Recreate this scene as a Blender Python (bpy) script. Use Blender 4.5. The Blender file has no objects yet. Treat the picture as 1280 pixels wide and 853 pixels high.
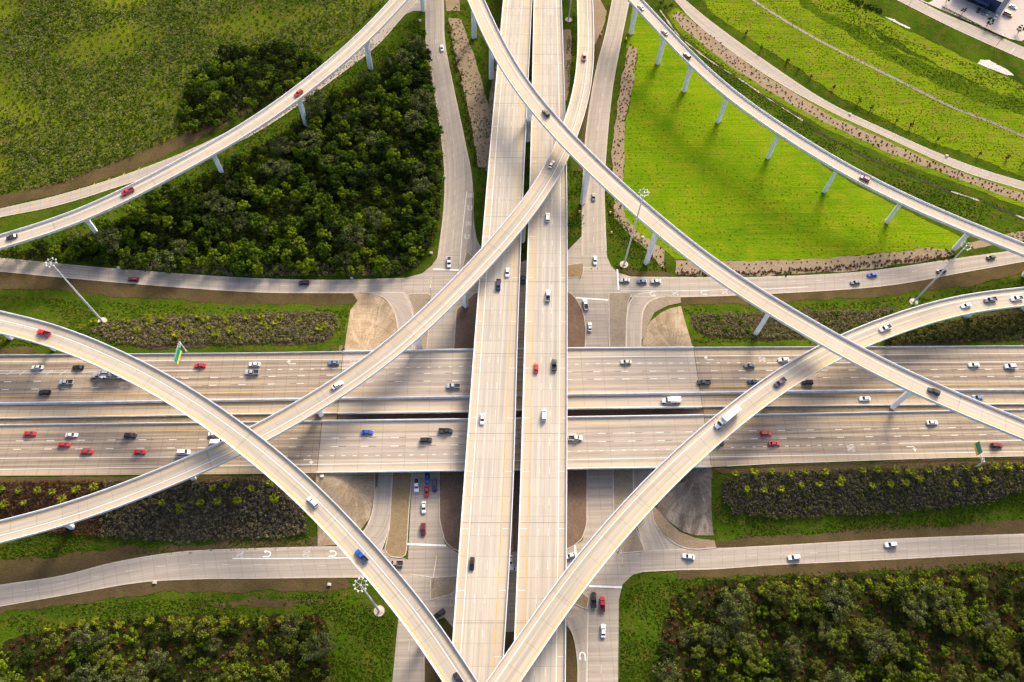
import bpy, bmesh, math, random
import numpy as np
from mathutils import Vector
random.seed(7); RNG = np.random.default_rng(7)
R = math.radians
SC = bpy.context.scene
COL = SC.collection

# ------------------------------------------------------------------ camera
# The photograph (1280 x 853) was taken from about 300 m, tilted 28 degrees off
# straight down; the leaning masts and bridge piers meet at the nadir (608, 950).
F, CX, CY, H = 969.0, 640.0, 426.5, 302.0
DN = Vector((608 - CX, 950 - CY, F)).normalized()
def _ray(u, v): return Vector((u - CX, v - CY, F))
_n = _ray(0, 520).cross(_ray(1280, 508))
AX = _n.cross(DN).normalized()
if AX.x < 0: AX = -AX
AY = (-DN).cross(AX)
def U(u, v, z=0.0):
    "point of the world at height z seen at a place of the photograph"
    r = _ray(u, v); p = r * ((H - z) / r.dot(DN))
    return Vector((p.dot(AX), p.dot(AY), z))

cam = bpy.data.cameras.new('camera'); camo = bpy.data.objects.new('camera', cam); COL.objects.link(camo)
cam.sensor_width = 36; cam.lens = F / 1280 * 36; cam.clip_end = 5000; cam.clip_start = 1
def c2w(v): return Vector((v.dot(AX), v.dot(AY), -v.dot(DN)))
from mathutils import Matrix
from mathutils.geometry import delaunay_2d_cdt
cx, cy, cz = c2w(Vector((1, 0, 0))), c2w(Vector((0, -1, 0))), c2w(Vector((0, 0, -1)))
M4 = Matrix((cx, cy, cz)).transposed().to_4x4(); M4.translation = (0, 0, H)
camo.matrix_world = M4
SC.camera = camo

# ------------------------------------------------------------------ terrain height
ZR = 6.5                                  # level of the east-west freeway
YN, YS = 156.4, 100.0                     # its edges
XW, XE = -60.0, 91.0                      # ends of its bridges
def hG(x, y):
    dy = max(y - YN - 1.2, YS - 1.2 - y, 0.0)
    ry = 25.0 if y > 120 else 22.0
    dx = 0.0
    if XW < x < XE: dx = min(x - XW, XE - x)
    r = math.hypot(dx / 17.0, dy / ry)
    if r >= 1: return 0.0
    t = 1 - r
    t = t + 0.10 * math.sin(2 * math.pi * (t - .5)) * .6
    return 6.3 * max(0.0, min(1.0, t))
def UG(u, v, dz=0.0):
    z = 0.0
    for _ in range(9):
        p = U(u, v, z + dz); z = .5 * z + .5 * hG(p.x, p.y)
    return Vector((p.x, p.y, hG(p.x, p.y)))

# ------------------------------------------------------------------ object helpers
def tag(o, label=None, cat=None, group=None, kind=None):
    if label: o['label'] = label
    if cat: o['category'] = cat
    if group: o['group'] = group
    if kind: o['kind'] = kind
    return o
def empty(name, loc=(0, 0, 0), rz=0.0, **k):
    o = bpy.data.objects.new(name, None); COL.objects.link(o)
    o.location = loc; o.rotation_euler = (0, 0, rz); o.empty_display_size = .5
    return tag(o, **k)
class MB:
    def __init__(s): s.v = []; s.f = []; s.uv = []; s.un = []; s.mi = []; s.cm = 0; s.has = False
    def face(s, idx, uv=None, un=None):
        s.f.append(tuple(idx)); s.uv.append(uv); s.un.append(un); s.mi.append(s.cm)
        if uv: s.has = True
    def poly(s, pts):
        b = len(s.v); s.v += [tuple(p) for p in pts]; s.face(range(b, b + len(pts)))
    def box(s, c, d, rz=0.0, taper=1.0):
        b = len(s.v); ca, sa = math.cos(rz), math.sin(rz)
        for k in (-1, 1):
            t = taper if k > 0 else 1
            for sx, sy in ((-1, -1), (1, -1), (1, 1), (-1, 1)):
                x, y = sx * d[0] / 2 * t, sy * d[1] / 2 * t
                s.v.append((c[0] + x * ca - y * sa, c[1] + x * sa + y * ca, c[2] + k * d[2] / 2))
        for f in ((3, 2, 1, 0), (4, 5, 6, 7), (0, 1, 5, 4), (1, 2, 6, 5), (2, 3, 7, 6), (3, 0, 4, 7)):
            s.face([b + i for i in f])
    def tube(s, a, c, ra, rb, n=8, cap=True):
        a, c = Vector(a), Vector(c); d = (c - a).normalized()
        q = d.orthogonal().normalized(); w = d.cross(q); b = len(s.v)
        for p, r in ((a, ra), (c, rb)):
            for i in range(n):
                t = 2 * math.pi * i / n
                s.v.append(tuple(p + q * (r * math.cos(t)) + w * (r * math.sin(t))))
        for i in range(n):
            j = (i + 1) % n; s.face((b + i, b + j, b + n + j, b + n + i))
        if cap:
            s.face([b + n - 1 - i for i in range(n)]); s.face([b + n + i for i in range(n)])
    def loft(s, rings, cap=True):
        n = len(rings[0]); b = len(s.v)
        for r in rings: s.v += [tuple(p) for p in r]
        for k in range(len(rings) - 1):
            for i in range(n):
                j = (i + 1) % n
                s.face((b + k * n + i, b + k * n + j, b + (k + 1) * n + j, b + (k + 1) * n + i))
        if cap:
            s.face([b + n - 1 - i for i in range(n)]); s.face([b + (len(rings) - 1) * n + i for i in range(n)])
    def strip(s, L, Rr, nx=1, u0=0.0, closed=False):
        "sheet between two 3D polylines of equal length; uv in metres and in fractions of the width"
        b = len(s.v); m = nx + 1; us = [u0]; 
        for k in range(1, len(L)):
            us.append(us[-1] + ((L[k] + Rr[k]) / 2 - (L[k - 1] + Rr[k - 1]) / 2).length)
        for l, r in zip(L, Rr):
            for i in range(m): s.v.append(tuple(l.lerp(r, i / nx)))
        for k in range(len(L) - 1):
            w0 = (L[k] - Rr[k]).length; w1 = (L[k + 1] - Rr[k + 1]).length
            for i in range(nx):
                q = [b + k * m + i, b + k * m + i + 1, b + (k + 1) * m + i + 1, b + (k + 1) * m + i]
                fr = [i / nx, (i + 1) / nx]
                uv = [(us[k], fr[0] * w0), (us[k], fr[1] * w0), (us[k + 1], fr[1] * w1), (us[k + 1], fr[0] * w1)]
                un = [(us[k], fr[0]), (us[k], fr[1]), (us[k + 1], fr[1]), (us[k + 1], fr[0])]
                s.face(q, uv, un)
        return us
    def sweep(s, path, prof, cap=True):
        "closed profile [(sideways, up)] along a 3D polyline; sideways is to the right"
        s.loft([[p + nrm * o + Vector((0, 0, dz)) for o, dz in prof] for p, nrm in zip(path, rights(path))], cap)
    def build(s, name, m, parent=None, smooth=False):
        me = bpy.data.meshes.new(name); me.from_pydata(s.v, [], s.f); 
        if s.has:
            a = me.uv_layers.new(name='UVMap'); c = me.uv_layers.new(name='UVN'); k = 0
            for f, uv, un in zip(s.f, s.uv, s.un):
                for i in range(len(f)):
                    if uv: a.data[k].uv = uv[i]; c.data[k].uv = un[i]
                    k += 1
        for x in (m if isinstance(m, list) else [m]): me.materials.append(x)
        if len(s.mi) == len(me.polygons) and any(s.mi): me.polygons.foreach_set('material_index', s.mi)
        bm = bmesh.new(); bm.from_mesh(me); bmesh.ops.recalc_face_normals(bm, faces=bm.faces) if not s.has else None
        if s.has:
            for f in bm.faces:
                if f.normal.z < 0: f.normal_flip()
        bm.to_mesh(me); bm.free()
        if smooth:
            for p in me.polygons: p.use_smooth = True
        o = bpy.data.objects.new(name, me); COL.objects.link(o)
        if parent: o.parent = parent
        return o
def rights(path):
    out = []
    for i in range(len(path)):
        a = path[max(i - 1, 0)]; b = path[min(i + 1, len(path) - 1)]
        t = Vector((b.x - a.x, b.y - a.y, 0)).normalized(); out.append(Vector((t.y, -t.x, 0)))
    return out
def catmull(pts, step=3.0):
    "even resampling of a smooth curve through the points"
    P = [pts[0] * 2 - pts[1]] + list(pts) + [pts[-1] * 2 - pts[-2]]; dense = []
    for i in range(1, len(P) - 2):
        p0, p1, p2, p3 = P[i - 1], P[i], P[i + 1], P[i + 2]
        t01 = max((p1 - p0).length, 1e-3) ** .5; t12 = max((p2 - p1).length, 1e-3) ** .5; t23 = max((p3 - p2).length, 1e-3) ** .5
        m1 = (p2 - p1) + ((p1 - p0) / t01 - (p2 - p0) / (t01 + t12)) * t12
        m2 = (p2 - p1) + ((p3 - p2) / t23 - (p3 - p1) / (t12 + t23)) * t12
        n = max(4, int((p2 - p1).length / .8))
        for k in range(n):
            t = k / n; a = 2 * t**3 - 3 * t**2 + 1; b = t**3 - 2 * t**2 + t; c = -2 * t**3 + 3 * t**2; d = t**3 - t**2
            dense.append(p1 * a + m1 * b + p2 * c + m2 * d)
    dense.append(P[-2].copy())
    return even(dense, step)
def even(dense, step=None, n=None):
    L = [0.0]
    for a, b in zip(dense, dense[1:]): L.append(L[-1] + (b - a).length)
    n = n or max(2, int(round(L[-1] / step)) + 1); out = []; j = 0
    for k in range(n):
        s = L[-1] * k / (n - 1)
        while j < len(L) - 2 and L[j + 1] < s: j += 1
        t = (s - L[j]) / max(L[j + 1] - L[j], 1e-9); out.append(dense[j].lerp(dense[j + 1], min(max(t, 0), 1)))
    return out
def copy_tree(o, parent=None):
    c = o.copy(); COL.objects.link(c)
    if parent: c.parent = parent
    for ch in list(o.children): copy_tree(ch, c)
    return c

# ------------------------------------------------------------------ materials
class NT:
    def __init__(s, name, rough=.85, spec=.2):
        s.m = bpy.data.materials.new(name); s.m.use_nodes = True; s.t = s.m.node_tree
        s.b = s.t.nodes['Principled BSDF']; s.b.inputs['Roughness'].default_value = rough
        s.b.inputs['Specular IOR Level'].default_value = spec
    def n(s, typ, **k):
        x = s.t.nodes.new(typ)
        for a, v in k.items(): setattr(x, a, v)
        return x
    def link(s, a, b): s.t.links.new(a, b)
    def val(s, sock, v):
        if hasattr(v, 'is_output'): s.link(v, sock)
        else: sock.default_value = v
    def math(s, op, a, b=0.0, clamp=False):
        x = s.n('ShaderNodeMath', operation=op, use_clamp=clamp); s.val(x.inputs[0], a); s.val(x.inputs[1], b); return x.outputs[0]
    def mix(s, f, a, b, mode='MIX'):
        x = s.n('ShaderNodeMix', data_type='RGBA', blend_type=mode); s.val(x.inputs[0], f)
        for i, c in ((6, a), (7, b)): s.val(x.inputs[i], c if hasattr(c, 'is_output') else (*c[:3], 1))
        return x.outputs[2]
    def geo(s): return s.n('ShaderNodeNewGeometry').outputs['Position']
    def uv(s, nm='UVMap'): return s.n('ShaderNodeUVMap', uv_map=nm).outputs[0]
    def scale(s, v, sc):
        x = s.n('ShaderNodeMapping'); s.link(v, x.inputs[0]); x.inputs['Scale'].default_value = sc; return x.outputs[0]
    def noise(s, v, sc, det=3.0, rough=.6, dist=0.0):
        x = s.n('ShaderNodeTexNoise'); s.link(v, x.inputs['Vector']); x.inputs['Scale'].default_value = sc
        x.inputs['Detail'].default_value = det; x.inputs['Roughness'].default_value = rough; x.inputs['Distortion'].default_value = dist
        return x.outputs[0]
    def ramp(s, f, lo, hi):
        x = s.n('ShaderNodeMapRange'); s.link(f, x.inputs[0]); x.inputs[1].default_value = lo; x.inputs[2].default_value = hi; return x.outputs[0]
    def sep(s, v):
        x = s.n('ShaderNodeSeparateXYZ'); s.link(v, x.inputs[0]); return x.outputs
    def white(s, a, b):
        c = s.n('ShaderNodeCombineXYZ'); s.val(c.inputs[0], a); s.val(c.inputs[1], b)
        w = s.n('ShaderNodeTexWhiteNoise', noise_dimensions='2D'); s.link(c.outputs[0], w.inputs['Vector']); return w.outputs['Value']
    def bump(s, h, st=.4, d=.1):
        x = s.n('ShaderNodeBump'); x.inputs['Strength'].default_value = st; x.inputs['Distance'].default_value = d
        s.link(h, x.inputs['Height']); s.link(x.outputs[0], s.b.inputs['Normal'])
    def out(s, c): s.val(s.b.inputs['Base Color'], c if hasattr(c, 'is_output') else (*c[:3], 1)); return s.m
def plain(name, c, rough=.6, spec=.3, metal=0.0, coat=0.0, var=.12, sc=1.5):
    t = NT(name, rough, spec); t.b.inputs['Metallic'].default_value = metal; t.b.inputs['Coat Weight'].default_value = coat
    k = t.noise(t.geo(), sc, 4)
    d = tuple(x * (1 - var) for x in c); l = tuple(min(1, x * (1 + var)) for x in c)
    return t.out(t.mix(t.ramp(k, .3, .7), d, l))
def concrete_road(name, base, dark, edge, streak=.5, joint=5.0, lane=3.6, off=0.0, panel=.10, edge_w=.17, tyre=.35, wl=None):
    "cast concrete carriageway: slabs of uneven tone, joints, grime along the wheel paths, dusty shoulders"
    t = NT(name, .9, .15); uv = t.uv(); un = t.uv('UVN'); s = t.sep(uv); q = t.sep(un)
    g = t.noise(t.geo(), .05, 3); fine = t.noise(t.geo(), 1.8, 4, .7)
    st = t.noise(t.scale(uv, (.012, 1.1, 1)), 1.0, 4, .65); st2 = t.noise(t.scale(uv, (.05, 3.0, 1)), 1.0, 2, .6)
    c = t.mix(t.math('MULTIPLY', t.ramp(st, .42, .72), streak), base, dark)
    c = t.mix(t.math('MULTIPLY', t.ramp(st2, .5, .8), streak * .5), c, dark)
    # wheel-path / oil grime: darker in the middle of each lane
    ph = t.math('FRACT', t.math('DIVIDE', t.math('ADD', s[1], off), wl or lane))
    w = t.math('SUBTRACT', 1.0, t.math('MULTIPLY', t.math('ABSOLUTE', t.math('SUBTRACT', ph, .5)), 3.2), True)
    inner = t.math('MULTIPLY', t.ramp(q[1], edge_w, edge_w + .05), t.math('SUBTRACT', 1.0, t.ramp(q[1], 1 - edge_w - .05, 1 - edge_w)))
    w = t.math('MULTIPLY', t.math('MULTIPLY', w, inner), t.math('MULTIPLY', t.ramp(g, .25, .6), tyre))
    c = t.mix(w, c, dark)
    e = t.math('SUBTRACT', 1.0, inner)
    c = t.mix(t.math('MULTIPLY', e, .75), c, edge)
    pn = t.white(t.math('FLOOR', t.math('DIVIDE', s[0], joint)), t.math('FLOOR', t.math('DIVIDE', t.math('ADD', s[1], off), lane)))
    c = t.mix(t.math('MULTIPLY', pn, panel), c, tuple(x * .6 for x in dark), 'MIX')
    c = t.mix(t.math('MULTIPLY', t.ramp(fine, .35, .75), .22), c, tuple(x * .55 for x in base))
    j = t.math('LESS_THAN', t.math('FRACT', t.math('DIVIDE', s[0], joint)), .16 / joint)
    j2 = t.math('LESS_THAN', t.math('FRACT', t.math('DIVIDE', t.math('ADD', s[1], off), lane)), .12 / lane)
    c = t.mix(t.math('MULTIPLY', t.math('MAXIMUM', j, j2), .45), c, tuple(x * .5 for x in dark))
    pt = t.noise(t.geo(), .018, 2); c = t.mix(t.math('MULTIPLY', t.ramp(pt, .5, .75), .18), c, dark)
    t.bump(fine, .15, .02)
    return t.out(c)
def ground_mat(name, cols, s1=.05, s2=.6, s3=2.5, bump=.6, bd=.3, rows=None):
    "earth and turf: four tones blended by noises of different size, with optional mowing rows"
    t = NT(name, 1.0, 0.0); p = t.geo(); flat = t.scale(p, (1, 1, 0))
    a = t.noise(flat, s1, 4, .6, .6); b = t.noise(flat, s2, 4, .65); c3 = t.noise(flat, s3, 3, .7)
    c = t.mix(t.ramp(a, .34, .66), cols[0], cols[1])
    c = t.mix(t.math('MULTIPLY', t.ramp(b, .45, .7), .7), c, cols[2])
    c = t.mix(t.math('MULTIPLY', t.ramp(c3, .48, .72), .75), c, cols[3])
    h = t.math('ADD', b, c3)
    if rows:
        m = t.n('ShaderNodeMapping'); t.link(flat, m.inputs[0]); m.inputs['Rotation'].default_value = (0, 0, rows[0]); m.inputs['Scale'].default_value = (rows[1], rows[2], 1)
        r = t.noise(m.outputs[0], 1.0, 3, .6, 1.2)
        c = t.mix(t.math('MULTIPLY', t.ramp(r, .45, .65), rows[3]), c, cols[3]); h = t.math('ADD', h, r)
    t.bump(h, bump, bd)
    return t.out(c)
def leaf_mat(name, a, b, c, trans=.25):
    "leaves: tone per clump from the mesh attribute, tone per plant from the object"
    t = NT(name, .9, .03)
    at = t.n('ShaderNodeAttribute', attribute_name='tone'); oi = t.n('ShaderNodeObjectInfo')
    x = t.mix(t.ramp(at.outputs['Fac'], .15, .85), a, b)
    x = t.mix(t.math('MULTIPLY', oi.outputs['Random'], .45), x, c)
    k = t.noise(t.geo(), .9, 2); x = t.mix(t.math('MULTIPLY', t.ramp(k, .4, .7), .35), x, tuple(v * .45 for v in a))
    m = t.out(x)
    tr = t.n('ShaderNodeBsdfTranslucent'); t.link(x, tr.inputs[0]); mx = t.n('ShaderNodeMixShader'); mx.inputs[0].default_value = trans
    o = t.t.nodes['Material Output']; t.link(t.b.outputs[0], mx.inputs[1]); t.link(tr.outputs[0], mx.inputs[2]); t.link(mx.outputs[0], o.inputs[0])
    return m

MT = {}
MT['deck'] = concrete_road('viaduct_concrete', (.54, .475, .385), (.29, .255, .215), (.50, .40, .28), .60, 7.5, 3.7, 0, .14, .17, .5)
MT['ramp'] = concrete_road('ramp_concrete', (.53, .455, .35), (.24, .21, .175), (.53, .42, .30), .75, 9.2, 50, 0, .10, .2, .45, 2.3)
MT['ramp_plain'] = concrete_road('ramp_pale_concrete', (.57, .475, .365), (.33, .28, .22), (.53, .415, .30), .65, 9.2, 50, 0, .10, .2, .40, 2.3)
MT['fwy'] = concrete_road('freeway_concrete', (.43, .345, .25), (.13, .10, .08), (.45, .35, .235), 1.0, 4.6, 3.6, 0.4, .06, .08, .8)
MT['fwy_bridge'] = concrete_road('freeway_bridge_concrete', (.50, .42, .335), (.22, .185, .155), (.52, .42, .30), .85, 9.2, 3.6, 0.4, .06, .08, .7)
MT['feeder'] = concrete_road('feeder_concrete', (.44, .375, .305), (.25, .215, .18), (.46, .375, .285), .8, 4.6, 3.6, 0, .12, .05, .55)
MT['lot'] = concrete_road('parking_concrete', (.52, .44, .38), (.38, .32, .28), (.5, .43, .37), .2, 6, 6, 0, .15, .01, 0)
MT['parapet'] = plain('parapet_concrete', (.70, .70, .70), .8, .2, var=.10, sc=.4)
MT['parapet2'] = plain('barrier_concrete', (.50, .50, .50), .8, .2, var=.2, sc=.3)
MT['girder'] = plain('girder_concrete', (.46, .47, .48), .85, .2, var=.10, sc=.3)
MT['pier'] = plain('pier_concrete', (.80, .80, .79), .85, .2, var=.08, sc=.3)
MT['kerb'] = plain('kerb_concrete', (.50, .43, .36), .9, .1, var=.2, sc=.5)
MT['white'] = plain('white_road_paint', (.78, .76, .72), .7, .2, var=.10, sc=.8)
MT['worn'] = plain('worn_white_paint', (.60, .56, .50), .8, .2, var=.2, sc=.8)
MT['yellow'] = plain('yellow_road_paint', (.62, .36, .05), .7, .2, var=.15, sc=.8)
MT['blackpaint'] = plain('black_contrast_paint', (.10, .09, .085), .8, .2, var=.3, sc=.8)
MT['joint'] = plain('joint_seal', (.16, .14, .125), .9, .1, var=.3)
MT['steel'] = plain('galvanised_steel', (.62, .64, .67), .45, .5, .3, var=.06)
MT['lamp'] = plain('lamp_housing', (.62, .63, .65), .4, .4, var=.04)
MT['signal'] = plain('signal_yellow', (.75, .40, .02), .5, .4, var=.05)
MT['signgreen'] = plain('sign_green', (.0, .24, .13), .4, .4, var=.05)
MT['signyellow'] = plain('sign_yellow', (.80, .55, .01), .4, .4, var=.05)
MT['signwhite'] = plain('sign_white', (.8, .8, .8), .4, .4, var=.03)
MT['dark'] = plain('dark_metal', (.03, .03, .035), .5, .3)
MT['grass'] = ground_mat('turf', [(.028, .056, .004), (.060, .108, .005), (.115, .095, .018), (.012, .024, .003)], .035, .2, 1.3, .9, .4)
MT['mown'] = ground_mat('mown_field', [(.092, .180, .004), (.160, .245, .005), (.225, .225, .012), (.056, .102, .004)], .025, .12, 1.1, .9, .35, (R(6), .012, .35, .22))
MT['meadow'] = ground_mat('meadow', [(.092, .160, .004), (.175, .240, .006), (.21, .150, .032), (.055, .095, .004)], .028, .16, 1.0, .9, .4, (R(-33), .03, .45, .4))
MT['rough'] = ground_mat('rough_grass', [(.070, .120, .005), (.105, .155, .006), (.045, .075, .006), (.026, .044, .004)], .05, .35, 1.2, 1.0, .6, (R(-30), .04, .5, .4))
MT['scrub'] = ground_mat('scrub_soil', [(.045, .070, .006), (.140, .175, .006), (.135, .100, .026), (.022, .034, .005)], .022, .16, 1.0, 1.0, .5)
MT['dirt'] = ground_mat('brown_dirt', [(.082, .052, .028), (.125, .080, .040), (.062, .082, .010), (.036, .026, .014)], .09, .7, 2.0, .8, .25)
MT['tan'] = ground_mat('tan_dirt', [(.24, .17, .095), (.30, .22, .13), (.18, .14, .06), (.13, .09, .05)], .06, .6, 2.0, .6, .2)
MT['reddirt'] = ground_mat('red_earth', [(.17, .110, .078), (.22, .150, .108), (.13, .085, .06), (.09, .058, .042)], .12, .8, 2.2, .5, .2)
MT['gravel'] = ground_mat('gravel_mulch', [(.285, .205, .135), (.34, .25, .17), (.20, .165, .09), (.12, .085, .06)], .1, .9, 2.6, .9, .2)
MT['stones'] = ground_mat('island_gravel', [(.27, .215, .155), (.33, .27, .20), (.21, .16, .11), (.13, .10, .07)], .15, .8, 2.4, .7, .15)
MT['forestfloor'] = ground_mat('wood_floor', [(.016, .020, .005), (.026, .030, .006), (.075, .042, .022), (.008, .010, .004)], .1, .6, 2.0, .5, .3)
MT['bedsoil'] = ground_mat('bed_soil', [(.060, .042, .030), (.085, .058, .040), (.045, .045, .016), (.02, .015, .012)], .1, .7, 2.0, .6, .3)
MT['riprap'] = ground_mat('riprap', [(.42, .36, .28), (.52, .46, .37), (.25, .22, .13), (.10, .10, .05)], .3, 1.0, 1.6, .8, .3)
MT['pale_stones'] = ground_mat('pale_stones', [(.58, .54, .48), (.70, .67, .60), (.40, .36, .28), (.16, .14, .10)], .3, .8, 1.6, .9, .4)
MT['ditch'] = ground_mat('ditch_mud', [(.030, .040, .012), (.045, .055, .015), (.12, .10, .06), (.015, .018, .007)], .1, .6, 2.0, .6, .3)
MT['channel'] = plain('channel_concrete', (.25, .20, .19), .8, .2, var=.25, sc=.3)
MT['channel_bed'] = plain('channel_bed_mud', (.055, .035, .032), .6, .3, var=.35, sc=.3)
MT['bark'] = plain('bark', (.09, .065, .045), .9, .1, var=.3, sc=3)
MT['leaf_a'] = leaf_mat('leaf_mid_green', (.026, .052, .005), (.130, .210, .010), (.060, .090, .008))
MT['leaf_b'] = leaf_mat('leaf_grey_green', (.040, .056, .016), (.185, .205, .060), (.085, .100, .030))
MT['leaf_c'] = leaf_mat('leaf_yellow_green', (.055, .100, .004), (.270, .350, .010), (.12, .17, .008))
MT['leaf_d'] = leaf_mat('leaf_dark_green', (.012, .022, .005), (.055, .085, .010), (.028, .040, .008))
MT['leaf_e'] = leaf_mat('leaf_olive', (.040, .056, .008), (.200, .235, .025), (.11, .10, .02))
MT['leaf_scrub'] = leaf_mat('leaf_scrub', (.055, .080, .012), (.300, .320, .120), (.15, .16, .05))
MT['leaf_brown'] = leaf_mat('leaf_brown_shrub', (.060, .045, .025), (.350, .265, .165), (.16, .16, .06), .1)
MT['leaf_dim'] = leaf_mat('leaf_dim_shrub', (.026, .024, .014), (.190, .160, .105), (.10, .10, .05), .1)
MT['leaf_bed'] = leaf_mat('leaf_bed_shrub', (.045, .052, .010), (.210, .210, .050), (.12, .11, .03), .15)
MT['leaf_red'] = leaf_mat('leaf_russet', (.050, .022, .012), (.190, .085, .035), (.10, .055, .02), .15)
MT['leaf_dot'] = leaf_mat('leaf_small_shrub', (.030, .028, .010), (.110, .085, .025), (.12, .03, .02), .15)
MT['frond'] = leaf_mat('palm_frond', (.085, .110, .006), (.300, .300, .020), (.15, .18, .012))
MT['frond_dark'] = leaf_mat('palm_frond_green', (.030, .060, .008), (.110, .160, .016), (.07, .1, .012))
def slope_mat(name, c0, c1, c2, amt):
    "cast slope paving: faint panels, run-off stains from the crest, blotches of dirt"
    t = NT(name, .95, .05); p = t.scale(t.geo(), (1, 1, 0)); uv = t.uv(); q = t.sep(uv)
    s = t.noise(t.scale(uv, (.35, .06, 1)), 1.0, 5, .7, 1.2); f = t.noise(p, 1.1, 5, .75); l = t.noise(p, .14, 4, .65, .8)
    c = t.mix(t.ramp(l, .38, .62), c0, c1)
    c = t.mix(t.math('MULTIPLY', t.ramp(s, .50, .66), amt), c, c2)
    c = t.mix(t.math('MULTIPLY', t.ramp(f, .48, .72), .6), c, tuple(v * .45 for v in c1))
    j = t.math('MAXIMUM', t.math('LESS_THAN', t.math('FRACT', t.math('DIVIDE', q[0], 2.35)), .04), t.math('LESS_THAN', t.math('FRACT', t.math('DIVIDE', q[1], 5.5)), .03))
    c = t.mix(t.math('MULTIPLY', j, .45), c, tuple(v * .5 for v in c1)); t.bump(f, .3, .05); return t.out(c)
MT['slope'] = slope_mat('slope_paving', (.36, .275, .18), (.25, .18, .11), (.47, .39, .29), .6)
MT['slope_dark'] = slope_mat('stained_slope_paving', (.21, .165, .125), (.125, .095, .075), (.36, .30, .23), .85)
PAINT = {k: plain('car_paint_' + k, c, .28, .5, m, .6, var=.02) for k, c, m in (
    ('white', (.80, .80, .80), 0), ('silver', (.48, .50, .52), .4), ('grey', (.16, .17, .19), .3), ('black', (.012, .012, .014), 0),
    ('red', (.52, .012, .016), 0), ('maroon', (.16, .010, .018), .1), ('blue', (.012, .085, .42), .1), ('navy', (.010, .020, .085), .1),
    ('steel_blue', (.14, .22, .34), .3), ('green', (.012, .035, .030), .1), ('plum', (.10, .07, .10), .2), ('pink', (.50, .16, .14), .1), ('sage', (.55, .60, .50), .2), ('orange', (.60, .24, .03), 0), ('tan', (.40, .29, .24), .1))}
MT['glass'] = plain('car_glass', (.012, .016, .022), .12, .6, var=.02)
MT['tyre'] = plain('tyre_rubber', (.018, .018, .018), .9, .1)

# ------------------------------------------------------------------ ground sheet and flat surfaces
def build_ground():
    xs = [-900, -600, -420] + list(np.arange(-330, 371, 2.0)) + [460, 650, 900]
    ys = [-500, -300, -160, -90, -50] + list(np.arange(-20, 441, 2.0)) + [500, 600, 800, 1100]
    b = MB(); nx = len(xs)
    for y in ys:
        for x in xs: b.v.append((x, y, hG(x, y) - .02))
    for j in range(len(ys) - 1):
        for i in range(nx - 1):
            k = j * nx + i; b.face((k, k + 1, k + nx + 1, k + nx))
    b.has = True; o = b.build('ground', MT['grass'], smooth=True); tag(o, kind='structure')
    return o
build_ground()

def outline(px, smooth=False, jit=0.0, closed=True, world=None, step=1.6):
    P = world or [UG(*p) for p in px]
    for p in P: p.z = 0
    if smooth:
        P = catmull(P[-2:] + P + P[:2], step)
        # keep one turn of the closed curve
        n = len(P); a = min(range(n // 2), key=lambda i: (P[i] - (world or [UG(*p) for p in px])[0].to_2d().to_3d()).length)
        e = min(range(n // 2, n), key=lambda i: (P[i] - P[a]).length); P = P[a:e]
    elif jit:
        Q = []
        for a, b in zip(P, P[1:] + P[:1]):
            n = max(1, int((b - a).length / step))
            for k in range(n): Q.append(a.lerp(b, k / n))
        P = Q
    if jit:
        ph = [random.uniform(0, 6.3) for _ in range(4)]; Q = []; s = 0
        for i, p in enumerate(P):
            t = (P[(i + 1) % len(P)] - P[i - 1]).normalized(); s += 1.6
            w = jit * (math.sin(s * .35 + ph[0]) * .5 + math.sin(s * .13 + ph[1]) * .6 + random.uniform(-.5, .5))
            Q.append(p + Vector((t.y, -t.x, 0)) * w)
        P = Q
    return P
def drape(P, off, polar=None, cell=2.5):
    "a flat polygon laid over the terrain"
    bm = bmesh.new(); vs = [bm.verts.new((p.x, p.y, 0)) for p in P]
    co2, _e, tri, *_r = delaunay_2d_cdt([p.to_2d() for p in P], [], [list(range(len(P)))], 1, 1e-4)
    bm.clear(); vs = [bm.verts.new((p.x, p.y, 0)) for p in co2]
    for t in tri: bm.faces.new([vs[i] for i in t])
    if 1:
        ar = abs(sum(a.x * b.y - b.x * a.y for a, b in zip(P, P[1:] + P[:1]))) / 2; tr = sum(f.calc_area() for f in bm.faces)
        if abs(ar - tr) > .01 * ar: print('OVERLAP', round(ar), round(tr), P[0], len(P))
    x0, x1 = min(p.x for p in P), max(p.x for p in P); y0, y1 = min(p.y for p in P), max(p.y for p in P)
    hill = any(hG(x, y) > 0 for x in np.linspace(x0, x1, 9) for y in np.linspace(y0, y1, 15))
    if hill:
        for ax, a, b in (((1, 0, 0), x0, x1), ((0, 1, 0), y0, y1)):
            c = cell if ax[1] or True else cell
            n = int((b - a) / c)
            for k in range(1, n + 1):
                co = Vector(ax) * (a + k * c)
                bmesh.ops.bisect_plane(bm, geom=bm.verts[:] + bm.edges[:] + bm.faces[:], plane_co=co, plane_no=ax, dist=1e-4)
    for v in bm.verts: v.co.z = hG(v.co.x, v.co.y) + off
    bm.normal_update()
    for f in bm.faces:
        if f.normal.z < 0: f.normal_flip()
    u0 = bm.loops.layers.uv.new('UVMap'); u1 = bm.loops.layers.uv.new('UVN')
    for f in bm.faces:
        for l in f.loops:
            x, y = l.vert.co.x, l.vert.co.y
            if polar:
                dx, dy = x - polar[0], y - polar[1]; a = math.atan2(dy, dx) * 12; r = math.hypot(dx, dy); l[u0].uv = (a, r)
            else: l[u0].uv = (x, y)
            l[u1].uv = (x, .5)
    return bm
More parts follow.
